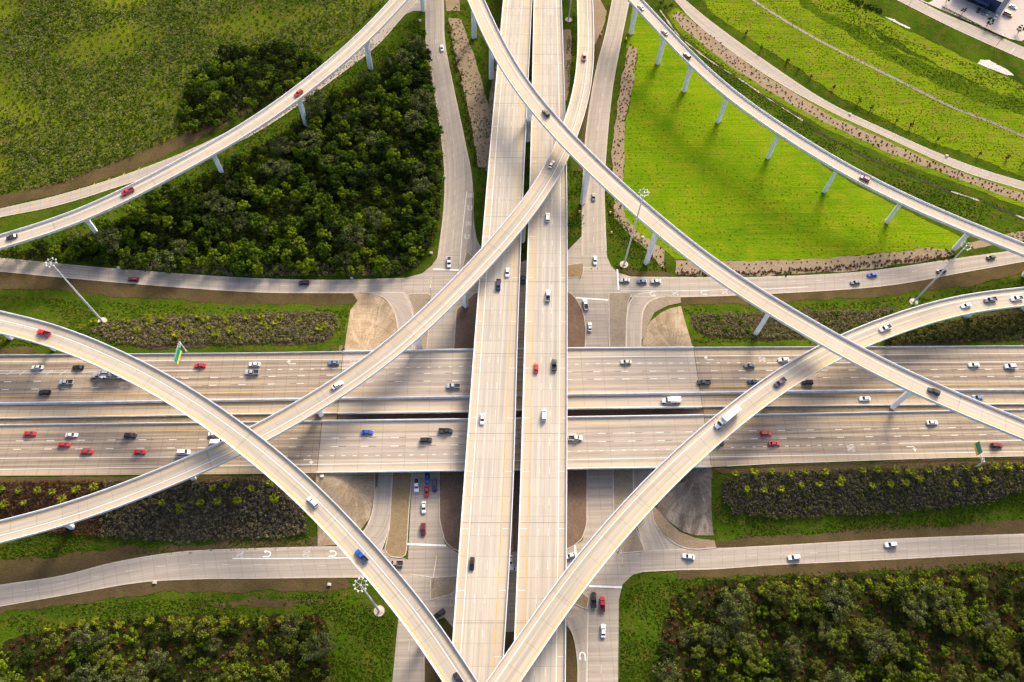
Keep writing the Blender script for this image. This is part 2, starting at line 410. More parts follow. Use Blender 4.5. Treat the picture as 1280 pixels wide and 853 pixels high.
def patch(name, px, m, off, smooth=False, jit=0.0, polar=None, kind='structure', parent=None, world=None, label=None, cat=None, group=None):
    P = outline(px, smooth, jit, world=world); bm = drape(P, off, polar)
    me = bpy.data.meshes.new(name); bm.to_mesh(me); bm.free(); me.materials.append(MT[m])
    for p in me.polygons: p.use_smooth = True
    o = bpy.data.objects.new(name, me); COL.objects.link(o)
    if parent: o.parent = parent
    else: tag(o, label, cat, group, kind)
    return o
def kerb_line(px=None, parent=None, world=None, smooth=True, h=.15, w=.32, m='kerb', z0=0.0):
    P = world or [UG(*p) for p in px]
    P = catmull(P, 2.0) if smooth and len(P) > 2 else even(P, 2.0)
    for p in P: p.z = hG(p.x, p.y) + z0
    b = MB(); b.sweep(P, [(-w / 2, -.1), (w / 2, -.1), (w / 2, h), (-w / 2, h)]); return b.build('kerb', MT[m], parent)
def extend(P, a=0.0, b=0.0):
    P = list(P)
    if a: P = [P[0] + (P[0] - P[1]).normalized() * a] + P
    if b: P = P + [P[-1] + (P[-1] - P[-2]).normalized() * b]
    return P
def road(name, Lpx, Rpx, m, off, kerbs='LR', ext=(0, 0), nx=4, kind='structure'):
    L = catmull(extend([U(*p) for p in Lpx], *ext), .9); Rr = catmull(extend([U(*p) for p in Rpx], *ext), .9)
    n = max(8, int(max(len(L), len(Rr)) / 3)); L = even(L, n=n); Rr = even(Rr, n=n)
    up = lambda P: [Vector((p.x, p.y, off)) for p in P]
    b = MB(); b.strip(up(L), up(Rr), nx); o = tag(b.build(name, MT[m]), kind=kind)
    if 'L' in kerbs: kerb_line(world=L, parent=o, smooth=False)
    if 'R' in kerbs: kerb_line(world=Rr, parent=o, smooth=False)
    return o
def stripe(mb, P, w, z=None, dz=0.0):
    "painted line along a 3D polyline"
    r = rights(P); A = [p - n * (w / 2) for p, n in zip(P, r)]; B = [p + n * (w / 2) for p, n in zip(P, r)]
    for k in range(len(P) - 1):
        mb.poly([A[k] + Vector((0, 0, dz)), B[k] + Vector((0, 0, dz)), B[k + 1] + Vector((0, 0, dz)), A[k + 1] + Vector((0, 0, dz))])
def dashes(mb, P, w, on, period, dz, start=0.0):
    D = even(P, .5); n_on, n_p = int(on / .5), int(period / .5); i = int(start / .5)
    while i + n_on < len(D):
        seg = [D[i], D[i + n_on]]; stripe(mb, seg, w, dz=dz); i += n_p
def flat(mb, pts, z):
    mb.poly([(p[0], p[1], z) for p in pts])
def place2(pts, c, ang, sx=1.0, sy=1.0):
    ca, sa = math.cos(ang), math.sin(ang)
    return [(c[0] + x * sx * ca - y * sy * sa, c[1] + x * sx * sa + y * sy * ca) for x, y in pts]
def glyphs(txt):
    cu = bpy.data.curves.new('lettering', 'FONT'); cu.body = txt; cu.align_x = 'CENTER'; cu.align_y = 'CENTER'; cu.offset = .015
    o = bpy.data.objects.new('lettering', cu); COL.objects.link(o); bpy.context.view_layer.update()
    me = bpy.data.meshes.new_from_object(o.evaluated_get(bpy.context.evaluated_depsgraph_get()))
    V = [(v.co.x, v.co.y) for v in me.vertices]; Fs = [tuple(p.vertices) for p in me.polygons]
    bpy.data.objects.remove(o); bpy.data.curves.remove(cu); bpy.data.meshes.remove(me); return V, Fs
GLY = {'ONLY': glyphs('ONLY')}
def word(mb, txt, c, ang, w, h, z):
    "lettering painted on the road; ang is the direction in which its tops point, seen from above"
    V, Fs = GLY[txt]; xs = [v[0] for v in V]; ys = [v[1] for v in V]; sx = w / (max(xs) - min(xs)); sy = h / (max(ys) - min(ys))
    b = len(mb.v); mb.v += [(x, y, z) for x, y in place2([(v[0] * sx, v[1] * sy) for v in V], c, ang - math.pi / 2)]
    for f in Fs: mb.face([b + i for i in f])
def arrow(mb, c, ang, side, z, s=1.0):
    "turn arrow; ang is the direction of travel, side +1 turns left"
    S = [(-.16, -1.8), (.16, -1.8), (.16, .45), (-.16, .75)]; T = [(-.16, .75), (.16, .45), (-.75, .45), (-.75, .75)]; Hd = [(-.6, -.15), (-.6, 1.35), (-1.75, .6)]
    for p in (S, [(-.16, .75), (-.75, .75), (-.75, .45), (.16, .45)], Hd): flat(mb, place2([(x * side, y) for x, y in p], c, ang - math.pi / 2, s, s), z)
def uturn(mb, c, ang, z, s=1.0):
    "U-turn arrow turning left"
    pts = [(.9, -1.6), (.9, .2)] + [(.9 * math.cos(t), .2 + .9 * math.sin(t)) for t in np.linspace(.3, math.pi - .3, 6)] + [(-.9, .2), (-.9, -.6)]
    P = [Vector((x, y, z)) for x, y in place2(pts, c, ang - math.pi / 2, s, s)]; stripe(mb, P, .42 * s)
    flat(mb, place2([(-1.5, -.6), (-.3, -.6), (-.9, -1.5)], c, ang - math.pi / 2, s, s), z)
# ------------------------------------------------------------------ flyovers and viaducts
def off_path(P, o, dz=0.0): return [p + n * o + Vector((0, 0, dz)) for p, n in zip(P, rights(P))]
FLY = {}
def ring(c, t, w, d, z):
    n = Vector((t.y, -t.x, 0)); out = []
    for sx, sy in ((1, 1), (-1, 1), (-1, -1), (1, -1)):
        r = min(w, d) * .22
        for k in range(3):
            a0 = {(1, 1): 0, (-1, 1): math.pi / 2, (-1, -1): math.pi, (1, -1): 1.5 * math.pi}[(sx, sy)]; a = a0 + math.pi / 4 * k
            out.append(c + n * (sx * (w / 2 - r) + r * math.cos(a)) + t * (sy * (d / 2 - r) + r * math.sin(a)) + Vector((0, 0, z)))
    return out
def road_top(root, C, h, m, wo=(), every=48.0, tick=4.6):
    "running surface with its expansion joints and the sawn joints of the shoulder"
    b = MB(); b.strip(off_path(C, -h + .05), off_path(C, h - .05), 8); b.cm = 1; D = even(C, every)
    def bar(p, n, o0, o1, hw, dz):
        t = Vector((-n.y, n.x, 0)); b.poly([v + Vector((0, 0, dz)) for v in (p + n * o0 - t * hw, p + n * o1 - t * hw, p + n * o1 + t * hw, p + n * o0 + t * hw)])
    for p, n in list(zip(D, rights(D)))[1:-1]: bar(p, n, -h + .45, h - .45, .05, .015)
    b.cm = 2; D = even(C, tick)
    for o in wo:
        sd = -1 if o < 0 else 1
        for p, n in list(zip(D, rights(D)))[1:-1]: bar(p, n, o + sd * .3, sd * (h - .5), .06, .012)
    return b.build('roadway', [m, MT['joint'], MT['kerb']], root)
def flyover(key, up, lo, zs, W, marks, piers, label, mat='ramp', ext=(70, 70), cat='flyover', group=None, gw=1.9):
    LO = []
    for a, b in zip(lo, lo[1:]):
        for k in range(8): LO.append((a[0] + (b[0] - a[0]) * k / 8, a[1] + (b[1] - a[1]) * k / 8))
    E0 = [U(p[0], p[1], z + .9) for p, z in zip(up, zs)]
    for p, z in zip(E0, zs): p.z = z
    E0 = catmull(E0, 4.0)
    LW = [U(p[0], p[1], sum(zs) / len(zs)) for p in LO]
    r = rights(E0); mid = E0[len(E0) // 2]; q = min(LW, key=lambda w: (w - mid).length); s = 1 if (q - mid).dot(r[len(E0) // 2]) > 0 else -1
    C = [p + n * (s * W / 2) for p, n in zip(E0, r)]
    for _ in range(40):                                     # fair the traced line
        C = [C[0]] + [C[i] * .5 + (C[i - 1] + C[i + 1]) * .25 for i in range(1, len(C) - 1)] + [C[-1]]
    C = even(extend(C, *ext), 3.0); FLY[key] = C; h = W / 2
    root = empty('flyover_ramp' if cat == 'flyover' else 'viaduct', (0, 0, 0), label=label, cat=cat, group=group)
    b = MB(); b.sweep(C, [(-h, -.04), (h, -.04), (h, -.55), (gw + .3, -.9), (gw, -2.3), (-gw, -2.3), (-gw - .3, -.9), (-h, -.55)]); b.build('girder', MT['girder'], root)
    for sd in (-1, 1):
        b = MB(); b.sweep(C, [(sd * (h + .03), -.30), (sd * (h - .42), -.02), (sd * (h - .27), .35), (sd * (h - .22), .92), (sd * (h + .03), .92)]); b.build('parapet', MT['parapet'], root)
    for nm, o, w in marks:
        b = MB(); stripe(b, off_path(C, o, .025), w * 1.3); b.build('edge_line', MT[nm], root)
    road_top(root, C, h, MT[mat], [o for nm, o, w in marks if nm == 'white'])
    for px in piers:
        g = U(*px) if len(px) == 2 else U(px[0], px[1], px[2]); g.z = 0
        i = min(range(len(C)), key=lambda k: (C[k].xy - g.xy).length); c = C[i]
        add_pier(root, c, (C[min(i + 1, len(C) - 1)] - C[max(i - 1, 0)]).to_2d().to_3d().normalized(), c.z - 2.3)
    return root
def add_pier(root, c, t, zt, w=2.5, d=1.9, capw=4.2):
    g = hG(c.x, c.y) - .3; c = Vector((c.x, c.y, 0)); b = MB()
    b.loft([ring(c, t, w, d, z) for z in (g, g + .5, zt - 2.9)]); o = b.build('pier', MT['pier'], root)
    b = MB(); b.loft([ring(c, t, w + .02, d + .02, zt - 2.9), ring(c, t, w * 1.12, d, zt - 2.0), ring(c, t, capw, d, zt - .7), ring(c, t, capw + .2, d, zt - .02)]); b.build('pier_cap', MT['pier'], o)
    return o

flyover('A', [(0,293),(82.8,269.2),(140.4,242.8),(195.6,214),(320,144.2),(445.4,45),(487.5,0)], [(0,311.3),(85.3,285.5),(155.5,255.4),(228,214),(320,165),(470.5,47.7),(513,0)],
    [17.5,18.5,19.2,20,21,21.5,21.5], 7.5, [('yellow', 2.7, .16), ('white', -1.7, .16)], [(124,303),(277,223),(389,158),(473,88),(526,12)],
    'single curved ramp crossing above the wooded area in the upper left', group='tall curved flyover ramps')
flyover('B', [(0,650.3),(56.4,639),(125.4,614.8),(283.4,550.1),(377.7,498.2),(483,428),(640,268),(679,214),(706.5,150.5),(719,107.8),(722.8,62.7),(721.5,0)],
    [(0,680.5),(143,639),(240.8,602.3),(307,569),(338.8,551.6),(402.8,515.8),(522.5,428),(598.4,357),(640,310),(701.5,214),(726.5,158),(741.6,100.3),(743.3,55),(740.3,0)],
    [13.5,14,14.8,16.8,18.3,20,21.5,21.7,21.5,21,20.5,20], 8.6, [('yellow', -2.8, .16), ('white', 1.3, .18)], [(98,667),(245,605),(401,520,6.4),(524,433),(588,385),(655,302)],
    'S-shaped ramp from lower left to top centre, passing beneath the highest ramp', group='tall curved flyover ramps')
flyover('C', [(606,0),(624.7,42.6),(640,71.5),(677.6,125.4),(763,214),(830.6,273),(911,337),(960,366.5),(1065,428),(1160.6,475.7),(1280,524)],
    [(585.8,0),(608.4,54),(640,107.8),(672.6,154),(730.5,214),(800.5,278),(903.3,359.5),(960,394.5),(1016,428),(1118,480.7),(1210.8,523.3),(1280,547.9)],
    [28,28.5,29,29.3,29.5,29.5,29,28.5,28,27.5,26.5], 8.6, [('yellow', 2.9, .16), ('white', -1.6, .16)], [(592,45),(611.7,97),(660,178),(722,255),(806,334),(944,425,4),(1117,514,6.4)],
    'longest and highest ramp, sweeping from top centre to the right edge over the freeway', mat='ramp_plain', group='tall curved flyover ramps')
flyover('D', [(804.3,0),(855.7,55),(905.8,104),(960,143),(1075,214),(1175.7,261.6),(1280,303.5)], [(784.2,0),(825.6,47.6),(860.7,81.5),(905.8,120.4),(960,160.5),(1042,214.5),(1128,259),(1210.8,295.5),(1280,316.8)],
    [20.5,20.5,20.3,20,18.5,16.5,15], 6.9, [('yellow', 2.3, .14), ('white', -1.9, .14)], [(790.5,42),(818.5,80),(853,116),(895.5,151),(957,198),(1030,241),(1107,281),(1190,313),(1279,338)],
    'narrow curved ramp on a row of piers over the bright mown field', mat='ramp_plain', group='tall curved flyover ramps')
flyover('E', [(0,388.3),(62.7,400.8),(128,427),(213,468),(296,522),(382.7,591),(434,642),(495.5,711.7),(538,759.4),(598,853)], [(0,414.6),(52,428),(150.5,467),(225.7,510.8),(320,579),(386.5,640.5),(460.4,719.3),(500.6,773),(557,853)],
    [20,21,22,23,23.5,23.5,23,22.3,21.8,21.5], 9.5, [('yellow', 3.5, .18), ('white', -1.0, .20)], [(25,430),(80,442),(530,800)],
    'arching ramp from the left edge to the bottom centre, above the S-shaped ramp', group='tall curved flyover ramps')
flyover('F', [(640,805.8),(709,706.7),(768,639),(828,576),(960,468),(1049,417.2),(1123,389.6),(1193,368.3),(1280,358.7)], [(652.5,853),(707.7,768.2),(776.7,681.7),(804.9,640),(865.8,578.5),(960,498.5),(1042.8,449.3),(1085.3,428),(1150.7,403.4),(1228.4,387),(1280,377)],
    [21.5,21.5,21.5,21,20,18.8,17.5,16,14.5], 9.2, [('yellow', 3.4, .18), ('white', -2.2, .18)], [(722,730),(812,640),(870,575),(965,500,6.4),(1100,428),(1203,394),(1277,383)],
    'curving ramp with the white lorry, from bottom centre to the right edge', group='tall curved flyover ramps')

# ------------------------------------------------------------------ north-south viaducts (two decks at 14 m)
ZV = 14.0
def viaduct(name_label, Lp, Rp, marks, mat='deck'):
    conv = lambda px: catmull([Vector((p.x, p.y, ZV)) for p in (U(a, b, ZV + .9) for a, b in px)], 4.0)
    L, Rr = conv(Lp), conv(Rp)
    for _ in range(60):
        L = [L[0]] + [L[i] * .5 + (L[i - 1] + L[i + 1]) * .25 for i in range(1, len(L) - 1)] + [L[-1]]
        Rr = [Rr[0]] + [Rr[i] * .5 + (Rr[i - 1] + Rr[i + 1]) * .25 for i in range(1, len(Rr) - 1)] + [Rr[-1]]
    n = 110; L = even(extend(L, 70, 70), n=n); Rr = even(extend(Rr, 70, 70), n=n)
    root = empty('viaduct', label=name_label, cat='viaduct', group='parallel straight viaducts')
    fr = lambda f, dz=0.0: [l.lerp(r, f) + Vector((0, 0, dz)) for l, r in zip(L, Rr)]
    b = MB(); b.strip(fr(.003), fr(.997), 12); b.cm = 1
    for k in range(4, n - 4, 8):
        l, r = L[k], Rr[k]; t = (L[k + 1] - L[k]).normalized() * .08; q = [l.lerp(r, .02) - t, l.lerp(r, .98) - t, l.lerp(r, .98) + t, l.lerp(r, .02) + t]
        b.poly([v + Vector((0, 0, .015)) for v in q])
    b.cm = 2
    for k in range(2, n - 2, 5):                                   # painted ticks in the shoulders
        for f0, f1 in ((.03, marks[0][1] - .01), (marks[-1][1] + .02, .97)):
            l, r = L[k].lerp(L[k + 1], .5), Rr[k].lerp(Rr[k + 1], .5); t = (L[k + 1] - L[k]).normalized() * .13
            b.poly([v + Vector((0, 0, .012)) for v in (l.lerp(r, f0) - t, l.lerp(r, f1) - t, l.lerp(r, f1) + t, l.lerp(r, f0) + t)])
    for nm, f in marks:
        if nm == 'dash': dashes(b, fr(f, .025), .2, 3.0, 12.0, 0.0)
    b.build('roadway', [MT[mat], MT['joint'], MT['worn']], root)
    b = MB(); b.loft([[l.lerp(r, f) + Vector((0, 0, z)) for f, z in ((0, -.04), (1, -.04), (1, -.5), (.93, -.7), (.93, -1.9), (.07, -1.9), (.07, -.7), (0, -.5))] for l, r in zip(L, Rr)]); b.build('girder', MT['girder'], root)
    for P, sd in ((L, -1), (Rr, 1)):
        b = MB(); b.sweep(P, [(sd * .03, -.3), (-sd * .42, -.02), (-sd * .27, .35), (-sd * .22, .92), (sd * .03, .92)]); b.build('parapet', MT['parapet'], root)
    for nm, f in marks:
        b = MB()
        if nm != 'dash': stripe(b, fr(f, .025), .24); b.build('edge_line', MT['white' if nm == 'white' else 'yellow'], root)
    for y in (-8, 34, 95, 124.5, 168, 222, 264, 306, 348, 390):     # bents: three round columns under a cross beam
        k = min(range(n), key=lambda i: abs((L[i].y + Rr[i].y) / 2 - y)); l, r = L[k], Rr[k]
        b = MB(); 
        b.sweep([l.lerp(r, .01) + Vector((0, 0, -3.1)), l.lerp(r, .99) + Vector((0, 0, -3.1))], [(-.7, 0), (.7, 0), (.7, 1.18), (-.7, 1.18)]); o = b.build('pier_cap', MT['pier'], root)
        for f in (.08, .5, .92):
            c = l.lerp(r, f); b = MB(); b.tube((c.x, c.y, hG(c.x, c.y) - .3), (c.x, c.y, ZV - 3.12), .65, .65, 12); b.build('column', MT['pier'], o)
    return L, Rr
VL = viaduct('left of the two straight elevated decks, carrying traffic towards the viewer',
    [(561.7,853),(577,642),(592.8,428),(609.8,214),(629,0)], [(627.5,853),(640.9,642),(646.7,428),(655.2,214),(665.2,0)], [('white', .173), ('dash', .36), ('dash', .566), ('yellow', .80)])
VR = viaduct('right of the two straight elevated decks, carrying traffic away from the viewer',
    [(640.5,853),(649.3,642),(655.4,428),(662.6,214),(667.2,0)], [(707,853),(708.7,642),(709.3,428),(708.7,214),(702,0)], [('yellow', .19), ('dash', .41), ('dash', .62), ('white', .825)])
FLY['L'] = [l.lerp(r, .5) for l, r in zip(*VL)]; FLY['R'] = [l.lerp(r, .5) for l, r in zip(*VR)]

# ------------------------------------------------------------------ east-west freeway at 6.5 m
def ew(px, z=ZR, x0=-330, x1=380):
    P = [U(a, b, z) for a, b in px]; s0 = (P[1].y - P[0].y) / (P[1].x - P[0].x); s1 = (P[-1].y - P[-2].y) / (P[-1].x - P[-2].x)
    P = [Vector((x0, P[0].y + s0 * .3 * (x0 - P[0].x), z))] + P + [Vector((x1, P[-1].y + s1 * .3 * (x1 - P[-1].x), z))]
    return P
def yat(P, x):
    for a, b in zip(P, P[1:]):
        if a.x <= x <= b.x: return a.y + (b.y - a.y) * (x - a.x) / (b.x - a.x)
    return P[-1].y if x > P[-1].x else P[0].y
EWP = dict(
    n_top=[(0,444.4),(320,442),(585,437.5),(710,436),(860,435),(1100,434.2),(1280,433)],
    n_bar=[(0,505),(320,500.5),(585,496.3),(710,494),(960,490.5),(1120,488.4),(1280,488)],
    n_bot=[(0,523.8),(320,518.5),(585,515.2),(710,511.3),(960,508.5),(1260,506)],
    s_top=[(0,531.3),(320,527.5),(585,524.5),(710,522),(960,518),(1260,512.3)],
    s_bot=[(0,595),(320,592.6),(585,588.6),(710,586.6),(890,584),(960,580),(1185,572.4),(1280,570.4)],
    w1=[(0,452.3),(500,448.6),(780,446),(1280,442)], w2=[(0,466.9),(500,460),(780,454.3),(1280,452.5)],
    d1=[(0,477.7),(500,467.4),(780,464.4),(1280,461.5)], d2=[(0,487.4),(500,476.9),(780,473.9),(1280,470.6)],
    y1=[(0,496),(500,487.4),(780,484.4),(1280,480.2)], h1=[(0,509),(500,500.6),(780,497.2),(1280,491.5)], h2=[(0,520.5),(500,512.8),(780,507.3),(1280,503)],
    y2=[(0,540.5),(500,535.8),(780,530.3),(1280,523.2)], d3=[(0,551.5),(500,547),(780,541.4),(1280,533.3)], d4=[(0,562),(500,557.7),(780,551.6),(1280,542.6)],
    w3=[(0,573),(500,569.2),(780,563),(1280,550.4)], w4=[(0,587),(500,579.2),(780,573.5),(1280,564.5)])
EW = {k: ew(v) for k, v in EWP.items()}
def ewline(k, xa, xb, dz=0.0, step=3.0):
    n = max(2, int((xb - xa) / step) + 1); return [Vector((x, yat(EW[k], x), ZR + dz)) for x in np.linspace(xa, xb, n)]
def freeway_marks(root, specs, xa, xb):
    for nm, k, w in specs:
        b = MB()
        if nm == 'dash':
            P = ewline(k, -330 + 12.2 * math.ceil((xa + 330) / 12.2), xb, .025)
            dashes(b, P, .19, 3.0, 12.0, 0.0); b.cm = 1; dashes(b, P, .19, 3.0, 12.0, 0.0, 3.0 if k in ('d3', 'd4') else 9.0)
            b.build('lane_marking', [MT['white'], MT['blackpaint']], root)
        elif nm == 'dots': dashes(b, ewline(k, xa, xb, .025), .2, 1.5, 4.5, 0.0); b.build('lane_marking', MT['white'], root)
        else: stripe(b, ewline(k, xa, xb, .025), w); b.build('edge_line', MT[nm], root)
def carriageway(side, xa, xb, bridge, label=None):
    t, bt = ('n_top', 'n_bot') if side == 'n' else ('s_top', 's_bot')
    L, Rr = ewline(t, xa, xb), ewline(bt, xa, xb)
    if bridge: root = empty('overpass_bridge', label=label, cat='bridge', group='freeway bridges over the cross street')
    else: root = None
    b = MB(); b.strip(L, Rr, 16, u0=xa + 400); o = b.build('roadway' if bridge else 'road', MT['fwy_bridge' if bridge else 'fwy'], root)
    if not bridge: tag(o, kind='structure'); root = o
    if bridge:
        b = MB(); b.loft([[l.lerp(r, f) + Vector((0, 0, z)) for f, z in ((-.003, -.04), (1.003, -.04), (1.003, -.5), (.97, -.6), (.97, -1.35), (.03, -1.35), (.03, -.6), (-.003, -.5))] for l, r in zip(L, Rr)]); b.build('girder', MT['girder'], root)
        for P, sd in ((L, 1), (Rr, -1)):
            P2 = [p for p in P] if P[0].x < P[-1].x else P[::-1]; sg = -1 if P is L else 1
            b = MB(); b.sweep(P2, [(sg * .12, -.5), (-sg * .42, -.02), (-sg * .27, .35), (-sg * .22, .95), (sg * .12, .95)]); b.build('parapet', MT['parapet'], root)
        for x in (-31, -15, 37, 58):
            k = min(range(len(L)), key=lambda i: abs(L[i].x - x)); l, r = L[k], Rr[k]
            b = MB(); b.sweep([l.lerp(r, .02) + Vector((0, 0, -2.4)), l.lerp(r, .98) + Vector((0, 0, -2.4))], [(-.5, 0), (.5, 0), (.5, 1.03), (-.5, 1.03)]); cp = b.build('pier_cap', MT['pier'], root)
            for f in (.1, .37, .63, .9):
                c = l.lerp(r, f); b = MB(); b.tube((c.x, c.y, hG(c.x, c.y) - .3), (c.x, c.y, ZR - 2.42), .45, .45, 10); b.build('column', MT['pier'], cp)
    e = .02
    if side == 'n':
        sp = [('white', 'w1', .2), ('dash', 'd1', 0), ('dash', 'd2', 0), ('yellow', 'y1', .2), ('yellow', 'h1', .15), ('yellow', 'h2', .15)]
        freeway_marks(root, sp, xa, xb)
        for k, a, c in (('white', -330, -120), ('dots', -100, 118), ('white', 122, 380)):
            if max(a, xa) < min(c, xb) - 2: freeway_marks(root, [(k, 'w2', .2)], max(a, xa), min(c, xb))
    else:
        freeway_marks(root, [('yellow', 'y2', .2), ('dash', 'd3', 0), ('dash', 'd4', 0), ('white', 'w4', .2)], xa, xb)
        for k, a, c in (('white', -330, -118), ('dots', -84, 166), ('white', 170, 380)):
            if max(a, xa) < min(c, xb) - 2: freeway_marks(root, [(k, 'w3', .2)], max(a, xa), min(c, xb))
    return root
N1 = carriageway('n', -330, -60.2, False); N2 = carriageway('n', -60, 91, True, 'freeway bridge nearer the top, passing under both elevated decks'); N3 = carriageway('n', 91.2, 380, False)
S1 = carriageway('s', -330, -66.2, False); S2 = carriageway('s', -66, 91, True, 'freeway bridge nearer the bottom, passing under both elevated decks'); S3 = carriageway('s', 91.2, 380, False)
def rail(k, xa, xb, label, m='parapet2', w=.5, h=.85, o=0.0, name='concrete_barrier', group='freeway barriers', posts=False):
    P = [p + Vector((0, o, 0)) for p in ewline(k, xa, xb)]; b = MB()
    if posts:
        t = empty(name, label=label, cat='guard rail', group=group)
        b.sweep(P, [(-.06, .42), (.06, .42), (.06, .75), (-.06, .75)]); b.build('rail', MT['steel'], t)
        b = MB()
        for p in even(P, 4.0): b.box((p.x, p.y + .12, p.z + .25), (.15, .15, .9))
        b.build('post', MT['bark'], t); return
    b.sweep(P, [(-w / 2, -.02), (w / 2, -.02), (w * .28, .3), (w * .2, h), (-w * .2, h), (-w * .28, .3)]); tag(b.build(name, MT[m]), label, 'barrier', group)
rail('n_bar', -330, 380, 'long concrete barrier between the main lanes and the narrow inner lane', w=1.3, h=1.1)
for a, c, nm in ((-330, -60.3, 'left'), (91.3, 380, 'right')):
    rail('n_bot', a, c, f'pale barrier on the upper edge of the freeway median, {nm} of the bridges', o=.2, m='parapet', w=.55)
    rail('s_top', a, c, f'pale barrier on the lower edge of the freeway median, {nm} of the bridges', o=-.2, m='parapet', w=.55)
    rail('n_top', a, c, f'low barrier along the upper outer edge of the freeway, {nm} of the bridges', o=-.1, w=.55)
rail('s_bot', 97, 380, 'steel guard rail along the lower outer edge of the freeway, right side', o=-.2, name='guard_rail', posts=True)
for a, c in ((-330, -60.3), (91.3, 380)):
    L, Rr = ewline('n_bot', a, c, -.10), ewline('s_top', a, c, -.10); b = MB(); b.strip([p + Vector((0, -.3, 0)) for p in L], [p + Vector((0, .3, 0)) for p in Rr], 2)
    tag(b.build('median', MT['dirt' if False else 'tan']), kind='structure')
for x, sgn in ((-60, -1), (-66, -1), (91, 1)):                      # abutment walls closing the ends of the bridges
    pass
# road lettering, arrows and chevrons of the freeway
def mark(root, fn, m='worn'):
    b = MB(); fn(b); b.build('road_marking', MT[m], root)
E0, W0 = 0.0, math.pi
def onroad(px): p = U(px[0], px[1], ZR); return (p.x, p.y)
mark(N1, lambda b: arrow(b, onroad((363, 455)), W0, -1, ZR + .03, 1.25)); mark(N1, lambda b: word(b, 'ONLY', onroad((441, 454)), W0, 2.6, 2.6, ZR + .03), 'worn')
mark(N3, lambda b: arrow(b, onroad((885, 450)), W0, -1, ZR + .03, 1.25)); mark(N3, lambda b: word(b, 'ONLY', onroad((953, 449.6)), W0, 2.6, 3.0, ZR + .03))
mark(S1, lambda b: arrow(b, onroad((387, 574.6)), E0, -1, ZR + .03, 1.3)); mark(S3, lambda b: word(b, 'ONLY', onroad((1063, 561)), E0, 2.8, 3.0, ZR + .03)); mark(S3, lambda b: arrow(b, onroad((1140, 558.6)), E0, -1, ZR + .03, 1.3))
def chev(b):
    for x in (8, 24, 40, 57, 74): stripe(b, [Vector((*onroad((x, 469)), ZR + .03)), Vector((*onroad((x + 9, 463)), ZR + .03))], .22)
    stripe(b, [Vector((*onroad((-20, 463.5)), ZR + .03)), Vector((*onroad((70, 464.2)), ZR + .03))], .2)
mark(N1, chev)

# ------------------------------------------------------------------ streets at ground level
def rd(*a, **k): return road(*a, **k)
O1 = .12
r_nw = road('road', [(0,323),(150.5,337),(320,348.5),(420,350.5),(505.6,348)], [(0,339.6),(160.5,354.4),(320,365.4),(420,366.5),(505,366)], 'feeder', O1, ext=(60, 0))
r_ne = road('road', [(775,346.5),(850,347),(960,346.5),(1085.4,339.4),(1190.7,324.3),(1280,312)], [(775,371),(850.7,371.5),(960,367.5),(1110.5,357),(1210.8,339.4),(1280,327)], 'feeder', O1, ext=(0, 60))
r_sw = road('road', [(0,731.8),(75,720.5),(145.5,703),(225.7,690.4),(320,686),(425,683.5),(470,683)], [(0,758),(100,740.6),(175.5,728),(250.8,723.8),(330,723),(433,721.8),(480,722)], 'feeder', O1, ext=(60, 0))
r_se = road('road', [(800,689),(861,686.5),(893.5,686),(960,683),(1120.5,674),(1280,667.9)], [(800,715),(848,712.6),(890,711.5),(960,706.7),(1120.5,699),(1280,690.4)], 'feeder', O1, ext=(0, 60))
r_n1 = road('road', [(530,-15),(532,15),(533,62.7),(545.7,133),(555.7,214),(554.5,264),(547,324)], [(554,-15),(554.8,15),(556,52.7),(567,110),(580.8,175.6),(590,226),(590,300)], 'feeder', O1 + .01, ext=(40, 0))
r_n2 = road('road', [(768,-15),(757.9,37.6),(744,92.8),(731.5,175.6),(727.8,256.6),(727.5,320)], [(790,-15),(776.7,50.2),(765.4,112.9),(757,200),(755.4,239),(757.9,314)], 'feeder', O1 + .01, ext=(40, 0))
r_ramp = road('road', [(0,261.6),(75.2,244),(170.5,214),(250,182),(330,140),(420,75),(470,33),(500,0)], [(0,271.7),(70,257.5),(150.5,232.8),(250,200),(330,160),(420,97),(470.5,57.7),(505.6,18.8)], 'feeder', O1 - .01, ext=(60, 40))
patch('road', [(500,0),(506,18.8),(516,14),(529,14.5),(533,-4),(533,-30),(505,-30)], 'feeder', O1 - .02)
r_far = road('road', [(855.7,0),(885.8,25),(960,79),(1035,128),(1110,164),(1185.7,197),(1233,214),(1280,228)], [(843,0),(865.7,25),(905.8,57.7),(960,95.5),(1035.2,138),(1110.5,173),(1203,214),(1280,238)], 'feeder', O1, ext=(60, 60))
r_out = road('road', [(1146,0),(1176,15.5),(1228,37.5),(1280,60)], [(1120.5,0),(1185.7,32.6),(1230,53),(1280,75)], 'feeder', O1, ext=(90, 60))
